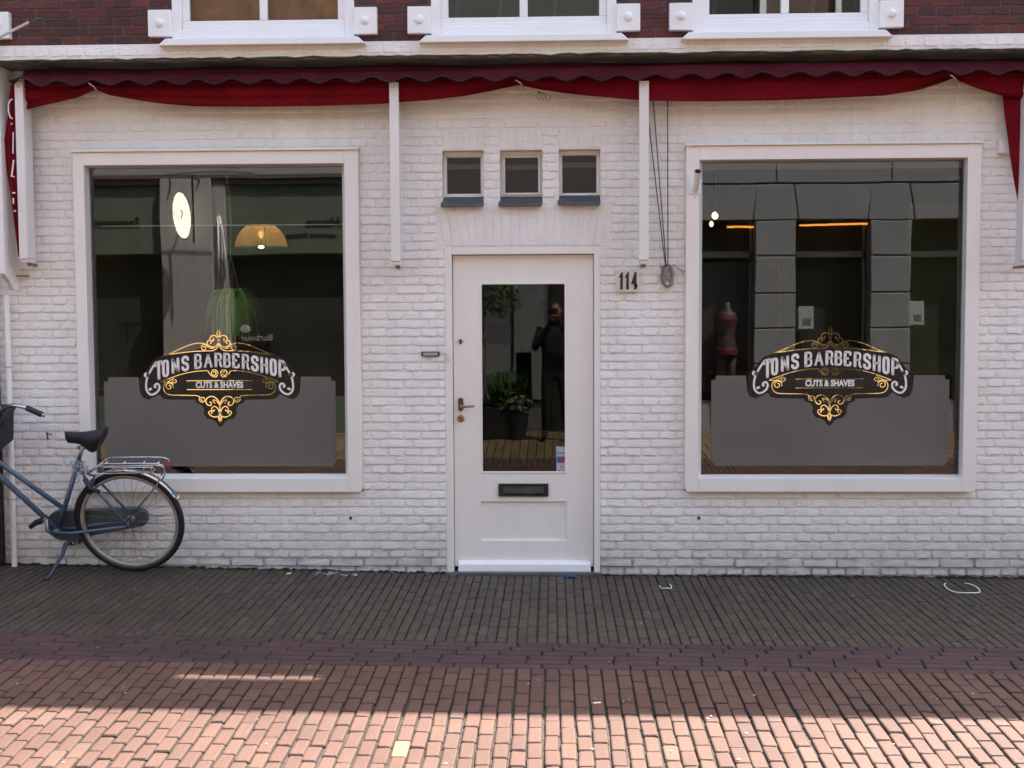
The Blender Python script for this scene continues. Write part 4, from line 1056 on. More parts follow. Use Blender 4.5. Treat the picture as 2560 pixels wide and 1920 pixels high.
m.tube([(q.x, -.04, q.z + .05), (q.x + .04, -.03, q.z + .07), (q.x + .075, -.02, q.z + .045), (q.x + .10, -.016, q.z + .022), (q.x + .118, -.02, q.z + .035), (q.x + .125, -.02, q.z + .05)], .004, 6)
m.tube([(q.x, -.04, q.z + .045), (q.x - .03, -.03, q.z + .065), (q.x - .045, -.02, q.z + .05)], .004, 6)
m.build('hank', M_rope, rp, smooth=True)
m = MB(); m.tube([(q.x, -.058, q.z - .055), (q.x, -.03, q.z - .03), (q.x, -.03, q.z + .03), (q.x, -.058, q.z + .052)], [.006, .008, .008, .006], 8); m.box(q.x - .006, q.x + .006, -.03, -.001, q.z - .01, q.z + .01); m.build('cleat', M_wood, rp, smooth=False)
# wall hook by the bicycle, two plugged holes
q = P(124, 1088, 0); m = MB(); m.tube([(q.x - .008, -.01, q.z - .025), (q.x - .006, -.03, q.z + .02), (q.x + .012, -.04, q.z + .012), (q.x + .03, -.03, q.z + .008)], .0045, 6); o = m.build('wall_hook', M_bronze); tag(o, 'small rusty hook in the white wall between drainpipe and bicycle saddle', 'hook')
for (a, b_), lb_ in (((877, 1295), 'rusty bolt head low on the wall left of the door'), ((1747, 1295), 'rusty bolt head low on the wall under the right window')):
    q = P(a, b_, 0); m = MB(); m.lathe([(0, -.014), (.006, -.013), (.010, -.006), (.010, 0)], (q.x, 0, q.z), 'y', 12); o = m.build('wall_bolt', plain('rust', (.07, .028, .02), .8)); tag(o, lb_, 'bolt', 'rusty bolt heads in the wall')

# ------------------------------------------------------------------ litter
def strap(c, rx, ry, a0, a1, lab, r=.0035):
    m = MB(); m.tube([(c.x + rx * math.cos(a), c.y + ry * math.sin(a), gz(c.x, c.y) + .006 + .004 * math.sin(3 * a)) for a in [a0 + (a1 - a0) * k / 20 for k in range(21)]], r, 6)
    o = m.build('plastic_strap', M_white, smooth=True); tag(o, lab, 'litter', 'white plastic straps on the pavement')
strap(G(2405, 1472), .095, .15, math.pi * .72, math.pi * 2.3, 'large white plastic strap curled on the pavement at the right')
strap(G(1664, 1468), .035, .07, math.pi * .95, math.pi * 2.2, 'short white plastic strap on the pavement right of the door')
c = G(1428, 1446); m = MB(); m.tube([(c.x - .035, c.y, .006), (c.x - .01, c.y + .01, .014), (c.x + .02, c.y, .012), (c.x + .04, c.y - .012, .005)], [.006, .012, .011, .004], 7); tag(m.build('blue_wrapper', plain('blue_foil', (.02, .07, .2), .5)), 'crumpled blue wrapper on the pavement before the door', 'litter')
def butt(px, py, lab, ang, col='w'):
    c = G(px, py); m = MB(); d = Vector((math.cos(ang), math.sin(ang), 0)); m.tube([c + d * -.016 + Vector((0, 0, .005)), c + d * .016 + Vector((0, 0, .005))], .0042, 8)
    root = m.build('cigarette_end', M_white); tag(root, lab, 'cigarette end')
    f = MB(); f.tube([c + d * -.027 + Vector((0, 0, .005)), c + d * -.0165 + Vector((0, 0, .005))], .0043, 8); f.build('filter', plain('filter_orange', (.5, .2, .07), .8), root)
butt(722, 1436, 'orange tipped cigarette end near the wall under the left window', .9)
butt(1433 + 60, 1760, 'cigarette end lying on the red pavers at the shadow edge', .2)
# bird lime / chalky spill at the foot of the wall
sp = MB()
for k in range(30):
    px = random.triangular(775, 905, 830); py = 1432 + random.gauss(3, 2.5) + (px - 780) * .02; c = G(px, py); r = random.uniform(.003, .013); n_ = 9; vs = [(c.x, c.y, gz(c.x, c.y) + .0045)]
    for i in range(n_): a = 2 * math.pi * i / n_; rr_ = r * random.uniform(.5, 1.2); vs.append((c.x + rr_ * 1.5 * math.cos(a), c.y + rr_ * math.sin(a), gz(c.x, c.y) + .004))
    sp.add(vs, [(0, i + 1, (i + 1) % n_ + 1) for i in range(n_)])
tag(sp.build('chalky_spill', plain('chalk', (.45, .46, .47), .9, var=.2), recalc=False), 'white powdery spill along the foot of the wall', 'spill', kind='stuff')
bits = MB(); random.seed(21)
for k in range(150):
    x = random.uniform(-3.6, 3.2); y = random.uniform(-3.8, -.05); s_ = random.uniform(.002, .006); z = gz(x, y) + .003
    vs = [(x + s_ * random.uniform(.6, 1.6) * math.cos(a), y + s_ * random.uniform(.6, 1.6) * math.sin(a), z + random.uniform(0, .003)) for a in (0, 1.3, 2.6, 3.9, 5.2)] + [(x, y, z + s_ * .6)]
    bits.add(vs, [(i, (i + 1) % 5, 5) for i in range(5)])
tag(bits.build('paper_crumbs', plain('paper_bits', (.45, .43, .4), .9, tint=.5), recalc=False), 'tiny pale crumbs and chips scattered over the pavers', 'litter', kind='stuff')
# ------------------------------------------------------------------ bicycle
TH = R_(14)
Bc = G(326, 1427)
UPV = Vector((0, -math.sin(TH), math.cos(TH))); NRM = Vector((0, math.cos(TH), math.sin(TH)))
bk = thing('bicycle', 'blue grey city bicycle with black saddle and rear rack on its kickstand', 'bicycle', tuple(Bc))
bk.rotation_euler = (TH, 0, 0)
def B(cx, cyy, w=0.0):
    """local bike coordinates of a point seen at crop pixel (cx,cy); w = offset towards the wall"""
    px, py = cx / 3.318, 980 + cyy / 3.318
    d = (px - 1280) / F * RT - (py - 960) / F * UP + FW
    o = Bc + NRM * w
    t = (o - CAM).dot(NRM) / d.dot(NRM); p = CAM + d * t - Bc
    return Vector((p.x, p.dot(NRM), p.dot(UPV)))
def bp(mb, name, mat, parent=bk, **k): return mb.build(name, mat, parent, local=True, **k)
ax = B(1079, 1070); WR = ax.z; 
M_spoke = plain('dull_spoke', (.16, .155, .15), .5, metal=.6)
def wheel(c, R0, name_lab):
    m = MB(); n = 56; prof = []
    m.tube([(c.x + (R0 - .019) * math.cos(a), c.y, c.z + (R0 - .019) * math.sin(a)) for a in [2 * math.pi * k / n for k in range(n)]], .0195, 10, closed=True)
    w = bp(m, 'wheel', M_black, smooth=True); w['label'] = name_lab
    m = MB(); rr_ = R0 - .047; vs = []; pr = [(rr_ + .012, -.013), (rr_ - .001, -.015), (rr_ - .009, -.008), (rr_ - .009, .008), (rr_ - .001, .015), (rr_ + .012, .013)]
    for a in [2 * math.pi * k / n for k in range(n)]:
        for r, h in pr: vs.append((c.x + r * math.cos(a), c.y + h, c.z + r * math.sin(a)))
    m.add(vs, [(i * 6 + k, i * 6 + k + 1, ((i + 1) % n) * 6 + k + 1, ((i + 1) % n) * 6 + k) for i in range(n) for k in range(5)])
    bp(m, 'rim', M_rim, w, smooth=True)
    ns = 36
    for k in range(ns):
        m = MB(); a = 2 * math.pi * k / ns + .05; s_ = -1 if k % 2 else 1; off = (.95 if (k // 2) % 2 else -.95)
        m.tube([(c.x + .027 * math.cos(a + off), c.y + s_ * .028, c.z + .027 * math.sin(a + off)), (c.x + (R0 - .055) * math.cos(a), c.y, c.z + (R0 - .055) * math.sin(a))], .001, 4, cap=False)
        bp(m, 'spoke', M_spoke, w)
    m = MB(); m.lathe([(0, -.045), (.008, -.045), (.008, -.036), (.028, -.034), (.028, -.026), (.018, -.022), (.018, .022), (.028, .026), (.028, .034), (.008, .036), (.008, .045), (0, .045)], c, 'y', 18); bp(m, 'hub', M_steel, w)
    return w
wheel(ax, WR, 'rear wheel')
BB = B(480, 1150)
FA = Vector((ax.x - 1.165, 0, WR)); wheel(FA, WR, 'front wheel')
# frame
ST = B(655, 560); TT = B(515, 958)
HT = Vector((FA.x + .10, 0, WR + .46)); HB = Vector((FA.x + .055, 0, WR + .30))
m = MB()
m.tube([BB, ST], .0162, 14)
tA, tB = B(0, 590), TT; dv = (tA - tB).normalized(); m.tube([tB, tB + dv * ((HT.x - tB.x) / dv.x)], .0155, 14)
tA2, tB2 = B(0, 700), B(478, 1140); dv2 = (tA2 - tB2).normalized(); m.tube([tB2, tB2 + dv2 * ((HB.x - tB2.x) / dv2.x)], .0175, 14)
hh1 = tB + dv * ((HT.x - tB.x) / dv.x); hh0 = tB2 + dv2 * ((HB.x - tB2.x) / dv2.x)
hd = (hh1 - hh0).normalized(); m.tube([hh0 - hd * .03, hh1 + hd * .05], .019, 14)
for s_ in (-1, 1):
    up = B(700, 690, 0) if s_ < 0 else B(725, 690, 0)
    m.tube([Vector((up.x, s_ * .018, up.z)), Vector((up.x + .03, s_ * .035, up.z - .02)), Vector((ax.x - .015, s_ * .058, ax.z + .02))], [.008, .0085, .007], 10)
    m.tube([Vector((BB.x, s_ * .028, BB.z)), Vector((BB.x + .1, s_ * .04, BB.z)), Vector((ax.x - .01, s_ * .058, ax.z - .012))], [.0105, .0105, .008], 10)
    m.box(ax.x - .02, ax.x + .012, s_ * .058 - .003, s_ * .058 + .003, ax.z - .025, ax.z + .03)
up = B(715, 690); sp_ = B(640, 640); m.tube([(sp_.x, 0, sp_.z), (up.x, 0, up.z)], .012, 10)
m.lathe([(0, -.036), (.021, -.036), (.021, .036), (0, .036)], BB, 'y', 18)
bp(m, 'frame', M_blue, smooth=True)
# fork, stem and handlebar
m = MB(); ft = hh0 - hd * .035
for s_ in (-1, 1): m.tube([ft + Vector((0, s_ * .03, 0)), ft + (FA - ft) * .5 + Vector((.012, s_ * .045, 0)), FA + Vector((0, s_ * .052, 0))], [.012, .011, .008], 10)
m.box(ft.x - .02, ft.x + .02, -.045, .045, ft.z - .012, ft.z + .012); bp(m, 'fork', M_blue, smooth=False)
hbz = B(0, 168).z; stem_top = hh1 + hd * .17
hx0 = stem_top.x
for s_, nm in ((-1, 'near'), (1, 'far')):
    pass
m = MB(); gA, gB = B(205, 128, -.27), B(372, 198, -.27); e0 = B(110, 108, -.24); e1 = B(0, 165, -.12)
base = Vector((e1.x - .06, 0, e1.z - .012))
for s_ in (-1, 1):
    f = lambda v: v if s_ < 0 else Vector((v.x - abs(v.y) * 2.2 - .05, -v.y, v.z + .03))
    m.tube([base, f(Vector((e1.x - .04, e1.y * .5, e1.z - .006))), f(e1), f((e1 + e0) / 2 + Vector((0, 0, .006))), f(e0), f((e0 + gA) / 2 + Vector((.0, -.004, .003))), f(gA), f(gB)], .0112, 12)
m.tube([hh1 + hd * .04, base], .0115, 12); hbz_ = bp(m, 'handlebar', M_chrome, smooth=True)
for s_ in (-1, 1):
    f = lambda v: v if s_ < 0 else Vector((v.x - abs(v.y) * 2.2 - .05, -v.y, v.z + .03))
    m = MB(); a, b_ = f(B(216, 130, -.27)), f(B(350, 188, -.27)); m.tube([a, a.lerp(b_, .05), a.lerp(b_, .5), a.lerp(b_, .95), b_], [.0145, .0175, .0165, .0175, .016], 12); bp(m, 'grip', M_black, hbz_, smooth=True)
# saddle: lofted shell
m = MB(); N0 = 16; K = 12; rings = []
sn, sr_ = B(540, 355), B(880, 335); sz = (sn.z + sr_.z) / 2; Ls = sr_.x - sn.x
for i in range(N0 + 1):
    t = i / N0; x = sn.x + Ls * t
    hw = .024 + .075 * max(0, (t - .32) / .68) ** 1.2 if t > .32 else .024 * math.sqrt(min(1, t / .1 + .05)) 
    if t > .92: hw *= math.sqrt(max(0, (1 - t) / .08)) * .6 + .4
    top = sz + .012 - .006 * math.sin(math.pi * t) + .02 * t ** 2
    dpt = (.07 + .065 * math.exp(-((t - .66) / .22) ** 2)) * (1 if t < .84 else 1 - (t - .84) * 3.0) * (0.75 if t < .04 else 1)
    for k in range(K):
        a = 2 * math.pi * k / K; c, s_ = math.cos(a), math.sin(a)
        yy = hw * math.copysign(abs(c) ** .7, c); zz = top - dpt * .35 + (dpt * .35 * abs(s_) ** .8 if s_ > 0 else -dpt * .65 * abs(s_) ** .6)
        rings.append((x, yy, zz))
m.add(rings, [(i * K + k, i * K + (k + 1) % K, (i + 1) * K + (k + 1) % K, (i + 1) * K + k) for i in range(N0) for k in range(K)] + [tuple(range(K)), tuple(N0 * K + k for k in range(K))][::-1])
sd = bp(m, 'saddle', M_black, smooth=True)
m = MB(); cl_ = B(688, 462); m.tube([ST, cl_ + Vector((.0, 0, .012))], .0125, 12); bp(m, 'seat_post', M_steel, smooth=True)
m = MB(); m.tube([cl_ + Vector((-.03, 0, 0)), cl_ + Vector((.03, 0, 0))], .012, 10)
for s_ in (-1, 1):
    q = B(765, 455); m.tube([(q.x + .012 * math.cos(a) , s_ * .03 + .0, q.z + .008 * math.sin(a)) for a in [k * math.pi / 4 for k in range(8)]], .004, 6, closed=True)
bp(m, 'saddle_clamp', M_steel, sd, smooth=True)
# rear mudguard
m = MB(); Rm = WR + .012; vs = []; a0, a1 = R_(8 + 18), R_(170); n = 40
ca0 = math.atan2(B(1508, 868).z - ax.z, B(1508, 868).x - ax.x); a0 = ca0
for i in range(n + 1):
    a = a0 + (R_(195) - a0) * i / n
    for k in range(7):
        b_ = -1 + 2 * k / 6; r = Rm - .010 * b_ * b_; vs.append((ax.x + r * math.cos(a), b_ * .027, ax.z + r * math.sin(a)))
m.add(vs, [(i * 7 + k, i * 7 + k + 1, (i + 1) * 7 + k + 1, (i + 1) * 7 + k) for i in range(n) for k in range(6)]); mg = bp(m, 'mudguard', M_chrome, smooth=True, solid=.0015)
for a_, w_, mt, nm in ((a0 + .10, .05, plain('blue_sticker', (.02, .16, .42), .4), 'sticker'), (a0 + .012, .03, M_plastic, 'reflector')):
    m = MB(); vs = []
    for i in range(6):
        a = a_ + w_ * i / 5
        for k in range(5):
            b_ = -.8 + 1.6 * k / 4; r = Rm + .0025 - .010 * b_ * b_ + (.006 if nm == 'reflector' else 0); vs.append((ax.x + r * math.cos(a), b_ * .027, ax.z + r * math.sin(a)))
    m.add(vs, [(i * 5 + k, i * 5 + k + 1, (i + 1) * 5 + k + 1, (i + 1) * 5 + k) for i in range(5) for k in range(4)]); bp(m, nm, mt, mg, solid=.001)
# front mudguard
m = MB(); vs = []
for i in range(31):
    a = R_(20) + R_(160) * i / 30
    for k in range(7):
        b_ = -1 + 2 * k / 6; r = Rm - .010 * b_ * b_; vs.append((FA.x + r * math.cos(a), b_ * .027, FA.z + r * math.sin(a)))
m.add(vs, [(i * 7 + k, i * 7 + k + 1, (i + 1) * 7 + k + 1, (i + 1) * 7 + k) for i in range(30) for k in range(6)]); bp(m, 'mudguard', M_chrome, smooth=True, solid=.0015)
# rack
m = MB(); rt = []
for s_ in (-1, 1):
    w_ = .055
    p = [B(730, 668), B(790, 635), B(868, 575), B(900, 568), B(1200, 566), B(1330, 568), B(1375, 585), B(1382, 620), B(1360, 665)]
    m.tube([Vector((v.x, s_ * w_ * min(1, .35 + i * .25), v.z)) for i, v in enumerate(p)], .005, 8)
    p = [B(755, 655), B(830, 648), B(1280, 638), B(1330, 655), B(1350, 690), B(1330, 740), B(1056, 1064)]
    m.tube([Vector((v.x, s_ * (.062 if i < 6 else .066), v.z)) for i, v in enumerate(p)], .0048, 8)
for x_, z_ in ((900, 568), (1050, 567), (1210, 566), (1330, 568)):
    q = B(x_, z_); m.tube([(q.x, -.055, q.z), (q.x, .055, q.z)], .004, 6)
q = B(1362, 662); m.tube([(q.x, -.055, q.z), (q.x, .055, q.z)], .0045, 6)
rk = bp(m, 'rear_rack', M_chrome, smooth=True)
m = MB(); q0 = [B(870, 600), B(905, 592), B(1300, 590), B(1318, 605), B(1300, 625), B(900, 632)]
m.tube([Vector((v.x, -.068, v.z)) for v in q0], .0035, 6, closed=True)
for x_ in (985, 1060, 1225, 1290): a, b_ = B(x_, 592), B(x_ - 15, 630); m.tube([(a.x, -.068, a.z), (b_.x, -.068, b_.z)], .003, 6)
bp(m, 'rack_clamp', M_chrome, rk, smooth=True)
m = MB(); q = B(1408, 600); m.sphere((q.x, 0, q.z), .012, .03, .018, 10, 8); bp(m, 'rear_light', plain('red_lens', (.35, .01, .01), .25), rk, smooth=True)
# chain case (far side)
m = MB(); cc0, cc1 = B(500, 1105, .05), B(1110, 1062, .05); r0, r1 = .108, .062; poly = []
for k in range(15): a = math.pi / 2 + math.pi * k / 14; poly.append((BB.x + .015 + r0 * math.cos(a), BB.z + .012 + r0 * .95 * math.sin(a)))
for k in range(11): a = -math.pi / 2 + math.pi * k / 10; poly.append((ax.x + .035 + r1 * math.cos(a), ax.z + r1 * math.sin(a)))
m.prism(poly, .045, .085); ccs = bp(m, 'chain_case', M_ggrey, bevel=.008, segs=3)
# cranks and pedals
m = MB(); n1 = B(385, 1050, -.075); m.tube([BB + Vector((0, -.06, 0)), BB + (n1 - BB) * .5 + Vector((-.018, -.045, -.018)), n1], [.013, .011, .009], 8); cr1 = bp(m, 'crank', M_steel, smooth=True)
n2 = B(600, 1262, .10); m = MB(); m.tube([BB + Vector((0, .09, 0)), n2], [.013, .009], 8); bp(m, 'crank', M_steel, smooth=True)
def pedal(c, par, ang=.5):
    m = MB(); ca, sa = math.cos(ang), math.sin(ang); s_ = -1 if c.y < 0 else 1
    def bxr(x0, x1, y0, y1, z0, z1, mb):
        vs = []
        for x in (x0, x1):
            for y in (y0, y1):
                for z in (z0, z1): vs.append((c.x + x * ca - z * sa, c.y + s_ * y, c.z + x * sa + z * ca))
        mb.add(vs, [(0, 1, 3, 2), (4, 6, 7, 5), (0, 4, 5, 1), (2, 3, 7, 6), (0, 2, 6, 4), (1, 5, 7, 3)])
    bxr(-.045, -.02, 0.005, .095, -.012, .012, m); bxr(.02, .045, 0.005, .095, -.012, .012, m); bxr(-.02, .02, .005, .015, -.008, .008, m); bxr(-.02, .02, .085, .095, -.008, .008, m); bxr(-.02, .02, .04, .06, -.008, .008, m)
    o = bp(m, 'pedal', M_black); m = MB(); bxr(.0455, .048, .03, .07, -.007, .007, m); bxr(-.048, -.0455, .03, .07, -.007, .007, m); bp(m, 'pedal_reflector', plain('amber', (.45, .13, .02), .3), o)
pedal(B(345, 1050, -.10), None, .45); pedal(Vector((n2.x, .11, n2.z)), None, .2)
# kickstand
gA_ = G(120, 1450); ks = gA_ - Bc; foot = Vector((ks.x, ks.dot(NRM), ks.dot(UPV) + .006))
kt = B(585, 1238, -.02); m = MB(); k1 = kt.lerp(foot, .15) + Vector((-.012, 0, .01)); m.tube([kt + Vector((.03, 0, .004)), kt, k1, kt.lerp(foot, .35), kt.lerp(foot, .85), foot + Vector((.0, 0, .004)), foot + Vector((-.03, -.006, .003))], [.015, .015, .014, .012, .012, .014, .011], 9)
bp(m, 'kickstand', plain('dark_blue_metal', (.02, .03, .06), .4), smooth=True)
m = MB(); m.tube([kt + Vector((.005, -.012, -.01)), kt + Vector((.03, .03, -.018))], .018, 10); bp(m, 'kickstand_bracket', M_steel)
# ring lock and chain lock
m = MB(); q = B(775, 770); rr_ = .055
m.tube([(q.x + .0 + .02 * math.cos(a), .048 * math.sin(a), q.z + .05 * math.cos(a)) for a in [k * 2 * math.pi / 14 for k in range(14)]], .0125, 8, closed=True)
m.tube([B(700, 720, -.05), B(745, 800, -.05), B(830, 830, -.045)], [.014, .018, .012], 8); bp(m, 'ring_lock', M_blackm, smooth=True)
m = MB(); random.seed(5)
for k in range(46):
    t = k / 45; a = t * 2 * math.pi * 3.2; c = B(640 + 60 * t, 575 + 105 * t); c = c + Vector((.032 * math.cos(a) + random.gauss(0, .006), -.012 + .034 * math.sin(a), random.gauss(0, .008)))
    ori = random.random() * math.pi; u = Vector((math.cos(ori), random.uniform(-.4, .4), math.sin(ori))).normalized(); v_ = u.cross(Vector((0, 1, 0))).normalized() if k % 2 else u.cross(Vector((0, .3, 1))).normalized()
    m.tube([c + u * .011 * math.cos(b_) + v_ * .006 * math.sin(b_) for b_ in [j * math.pi / 4 for j in range(8)]], .0024, 5, closed=True)
bp(m, 'chain_lock', M_chrome, smooth=True)
# front carrier bag (mostly outside the frame)
m = MB(); c0, c1 = B(-60, 190, -.15), B(-12, 545, -.15); w_ = .3
m.prism([(c1.x - .42, c1.z + .01), (c1.x - .03, c1.z), (c1.x, c0.z - .08), (c0.x + .03, c0.z - .03), (c1.x - .40, c0.z - .03)], -.15, .15); bp(m, 'front_bag', plain('black_nylon', (.014, .014, .016), .7, bump=.3, bscale=30), bevel=.02, segs=3)
m = MB(); m.tube([B(5, 175, -.05), B(30, 200, -.1), B(30, 250, -.12), B(12, 290, -.1)], .006, 6); bp(m, 'brake_cable', M_black, smooth=True)
# ------------------------------------------------------------------ the other side of the street (seen mirrored in the glass)
YO = -9.0; YM = 9.08
def OX(px): return P(px, 700, YM).x
def OZ(py, px=1280): return P(px, py, YM).z
def orect(a, b, c, d): return P(a, (b + d) / 2, YM).x, P(c, (b + d) / 2, YM).x, P((a + c) / 2, d, YM).z, P((a + c) / 2, b, YM).z
M_stone = plain('grey_ashlar', (.27, .28, .28), .85, var=.08, scale=3, bump=.15, bscale=40)
M_dglass = plain('dark_shop_interior', (.03, .03, .025), .6, var=.6, scale=1.2)
M_gfas = plain('bottle_green_fascia', (.13, .165, .12), .5, var=.08, scale=2)
st_x0 = OX(1620); st_x1 = 13.5
stone = thing('ashlar_building', 'grey ashlar corner building opposite with tall openings between banded piers', 'building', (5, YO, 0))
ztop = OZ(551, 2000); zc1 = OZ(458, 2000)
m = MB(); m.box(st_x0, st_x1, YO - 4, YO - .5, -.2, 7.9); m.build('backing_wall', M_stone, stone)
m = MB(); m.box(st_x0, st_x1, YO - .49, YO - .12, 6.2, 7.9)
m.build('upper_facade_top', plain('cream_upper_facade', (.76, .73, .68), .8, var=.06), stone)
m = MB(); m.box(st_x0, st_x1, YO - .49, YO - .12, zc1 + .565, 6.199); m.build('upper_facade', plain('brown_brick_facade', (.13, .085, .06), .8, var=.2), stone)
m = MB(); m.box(st_x0 - .1, st_x1, YO - 4.2, YO + .25, 7.901, 8.1); m.build('cornice', M_stone, stone)
m = MB(); pitch = OX(2174) - OX(1886); pw = OX(1990) - OX(1886); bh = .494
k = -1; pier0 = OX(1886)
while pier0 + k * pitch < st_x1:
    x0 = pier0 + k * pitch
    if x0 + pw > st_x0:
        z = ztop
        while z > 0.1:
            m.box(max(x0, st_x0) + .006, x0 + pw - .006, YO - .14, YO, max(z - bh + .02, -.1), z); z -= bh
        m.box(x0 + .02, x0 + pw - .02, YO - .3, YO - .03, -.2, ztop)
        # voussoirs over the piers and openings
        e = .10; zb = ztop + .014
        m.prism([(x0 - .02, zb), (x0 + pw + .02, zb), (x0 + pw - .05, zc1 - .012), (x0 + .05 - .02, zc1 - .012)], YO - .14, YO)
        oc = x0 + pw + (pitch - pw) / 2; hw = (pitch - pw) / 2
        m.prism([(oc - hw + .035, zb), (oc + hw - .035, zb), (oc + hw + .04, zc1 - .012), (oc - hw - .035, zc1 - .012)], YO - .14, YO - .002)
        m.box(oc - pitch / 2 + .006, oc + pitch / 2 - .006, YO - .14, YO, zc1 + .012, zc1 + .56)
    k += 1
m.build('stonework', M_stone, stone, bevel=.008, segs=1)
m = MB(); m.box(st_x0 - .05, st_x1, YO - .13, YO - .035, ztop, zc1 + .55); m.build('backing_course', plain('grey_joint', (.16, .165, .165), .9), stone)
M_transom = plain('grey_transom', (.33, .34, .33), .6)
k = -1
while pier0 + k * pitch + pw < st_x1:
    a = pier0 + k * pitch + pw; b_ = a + pitch - pw
    if a > st_x0:
        m = MB(); zt = OZ(634, 2000); m.box(a, b_, YO - .34, YO - .28, .35, .42); m.box(a, b_, YO - .34, YO - .28, zt - .045, zt + .04)
        m.box(a, a + .03, YO - .34, YO - .28, .42, ztop); m.box(b_ - .03, b_, YO - .34, YO - .28, .42, ztop); m.box(a, b_, YO - .34, YO - .26, -.1, .35)
        fr = m.build('shop_window', M_transom, stone)
        m = MB(); m.box(a, b_, YO - .42, YO - .4, .3, ztop); m.build('pane', M_dglass, fr)
    k += 1
# upper floor windows of the opposite house
for k in range(6):
    a = st_x0 + .5 + k * 1.9
    m = MB(); m.box(a, a + .08, YO - .13, YO - .05, 4.9, 6.8); m.box(a + .92, a + 1.0, YO - .13, YO - .05, 4.9, 6.8); m.box(a + .08, a + .92, YO - .13, YO - .05, 6.7, 6.8); m.box(a + .08, a + .92, YO - .13, YO - .05, 4.9, 5.0)
    fr = m.build('upper_window', M_wood2, stone); m = MB(); m.box(a + .08, a + .92, YO - .118, YO - .11, 5.0, 6.7); m.build('pane', M_dglass, fr)
# notices in the opposite windows, strip lights
M_paper = plain('paper_notice', (.45, .47, .46), .8)
for i, (a, b_, c_, d_) in enumerate(((2006, 764, 2046, 824), (2283 + 6, 751, 2326, 813))):
    r = orect(a, b_, c_, d_); m = MB(); m.box(r[0], r[1], YO - .275, YO - .27, r[2], r[3]); o = m.build('notice_sheet', M_paper, bevel=0)
    tag(o, ['white paper notice in the middle opening of the ashlar building opposite', 'white paper notice taped beside the right hand ashlar pier'][i], 'notice', 'paper notices on the opposite windows')
    m = MB(); m.box(r[0] + .06, r[1] - .04, YO - .269, YO - .267, r[2] + .05, r[2] + .15); m.build('printed_panel', plain('grey_print', (.15, .17, .17), .8), o)
M_strip = emit('warm_strip_light', (1.0, .36, .06), 3.0)
for i, (a, b_, c_, d_) in enumerate(((1818, 567, 1884, 567), (2000, 564, 2169, 559))):
    p0, p1 = P(a, b_, YM + .2), P(c_, d_, YM + .2)
    m = MB(); y_ = YO - .22; m.tube([(p0.x, y_, p0.z), ((p0.x + p1.x) / 2, y_, (p0.z + p1.z) / 2 + .004), (p1.x, y_, p1.z)], .0135, 8); o = m.build('strip_light', M_strip)
    tag(o, ['short orange strip light at the top of the left opening opposite', 'long orange strip light at the top of the middle opening opposite'][i], 'strip light', 'orange strip lights in the opposite windows')
# dress form in the left opening
q = P(1812, 830, YM + .35); mn = thing('mannequin', 'headless shop mannequin in red underwear standing in the left opening opposite', 'mannequin', (q.x, YO - .3, .36))
mx_, my_ = q.x, YO - .2
prof_m = [(0, .42), (.15, .45), (.165, .52), (.125, .68), (.12, .75), (.145, .88), (.155, .95), (.13, 1.04), (.05, 1.10), (.045, 1.18), (0, 1.19)]
m = MB(); m.lathe([(r_ * .9, h + .62) for r_, h in prof_m], (mx_, my_, 0), 'z', 20)
for s_ in (-1, 1): m.tube([(mx_ + s_ * .07, my_, 1.1), (mx_ + s_ * .075, my_, .75), (mx_ + s_ * .06, my_ + .02, .37)], [.075, .05, .035], 10)
m.build('torso', plain('mannequin_skin', (.045, .028, .022), .6), mn, smooth=True)
m = MB(); m.lathe([(.152, 1.06), (.153, 1.14), (.135, 1.19)], (mx_, my_, 0), 'z', 20); m.build('briefs', plain('red_lingerie', (.10, .004, .006), .6), mn)
m = MB(); m.lathe([(.136, 1.50), (.145, 1.57), (.132, 1.62)], (mx_, my_, 0), 'z', 20); m.build('bra', plain('red_lingerie_top', (.10, .004, .006), .6), mn)
# grey rendered house with planters (behind the photographer)
gr_x0 = OX(1075); 
mid = thing('rendered_house', 'grey rendered house opposite the door with panelled front behind the planters', 'building', (0, YO, 0))
m = MB(); m.box(gr_x0, st_x0 - .06, YO - 4, YO - .1, -.2, 3.2); m.build('front_wall', plain('grey_render', (.18, .18, .185), .9, var=.15), mid)
m = MB(); m.box(gr_x0, st_x0 - .06, YO - 4, YO - .1, 6.2, 7.6); m.build('upper_facade_top', plain('white_upper_render', (.78, .74, .67), .8), mid)
m = MB(); m.box(gr_x0, st_x0 - .06, YO - 4, YO - .1, 3.201, 6.199); m.build('upper_facade', plain('dark_upper_brick', (.105, .10, .095), .8), mid)
m = MB(); m.box(gr_x0, st_x0 - .06, YO - 4, YO + .1, 7.601, 7.8); m.build('cornice', M_stone, mid)
for a, b_, c_, d_ in ((1284, 706, 1360, 1000), (1206, 860, 1275, 1000), (1290, 880, 1330, 1010)):
    r = orect(a, b_, c_, d_); m = MB(); m.box(r[0], r[1], YO - .098, YO - .06, r[2], r[3]); m.build('panel', plain('pale_panel', (.26, .27, .27), .8, var=.2), mid)
m = MB(); r = orect(1380, 640, 1460, 1083); m.box(r[0], r[1], YO - .099, YO - .05, r[2], r[3]); m.build('door', M_dglass, mid)
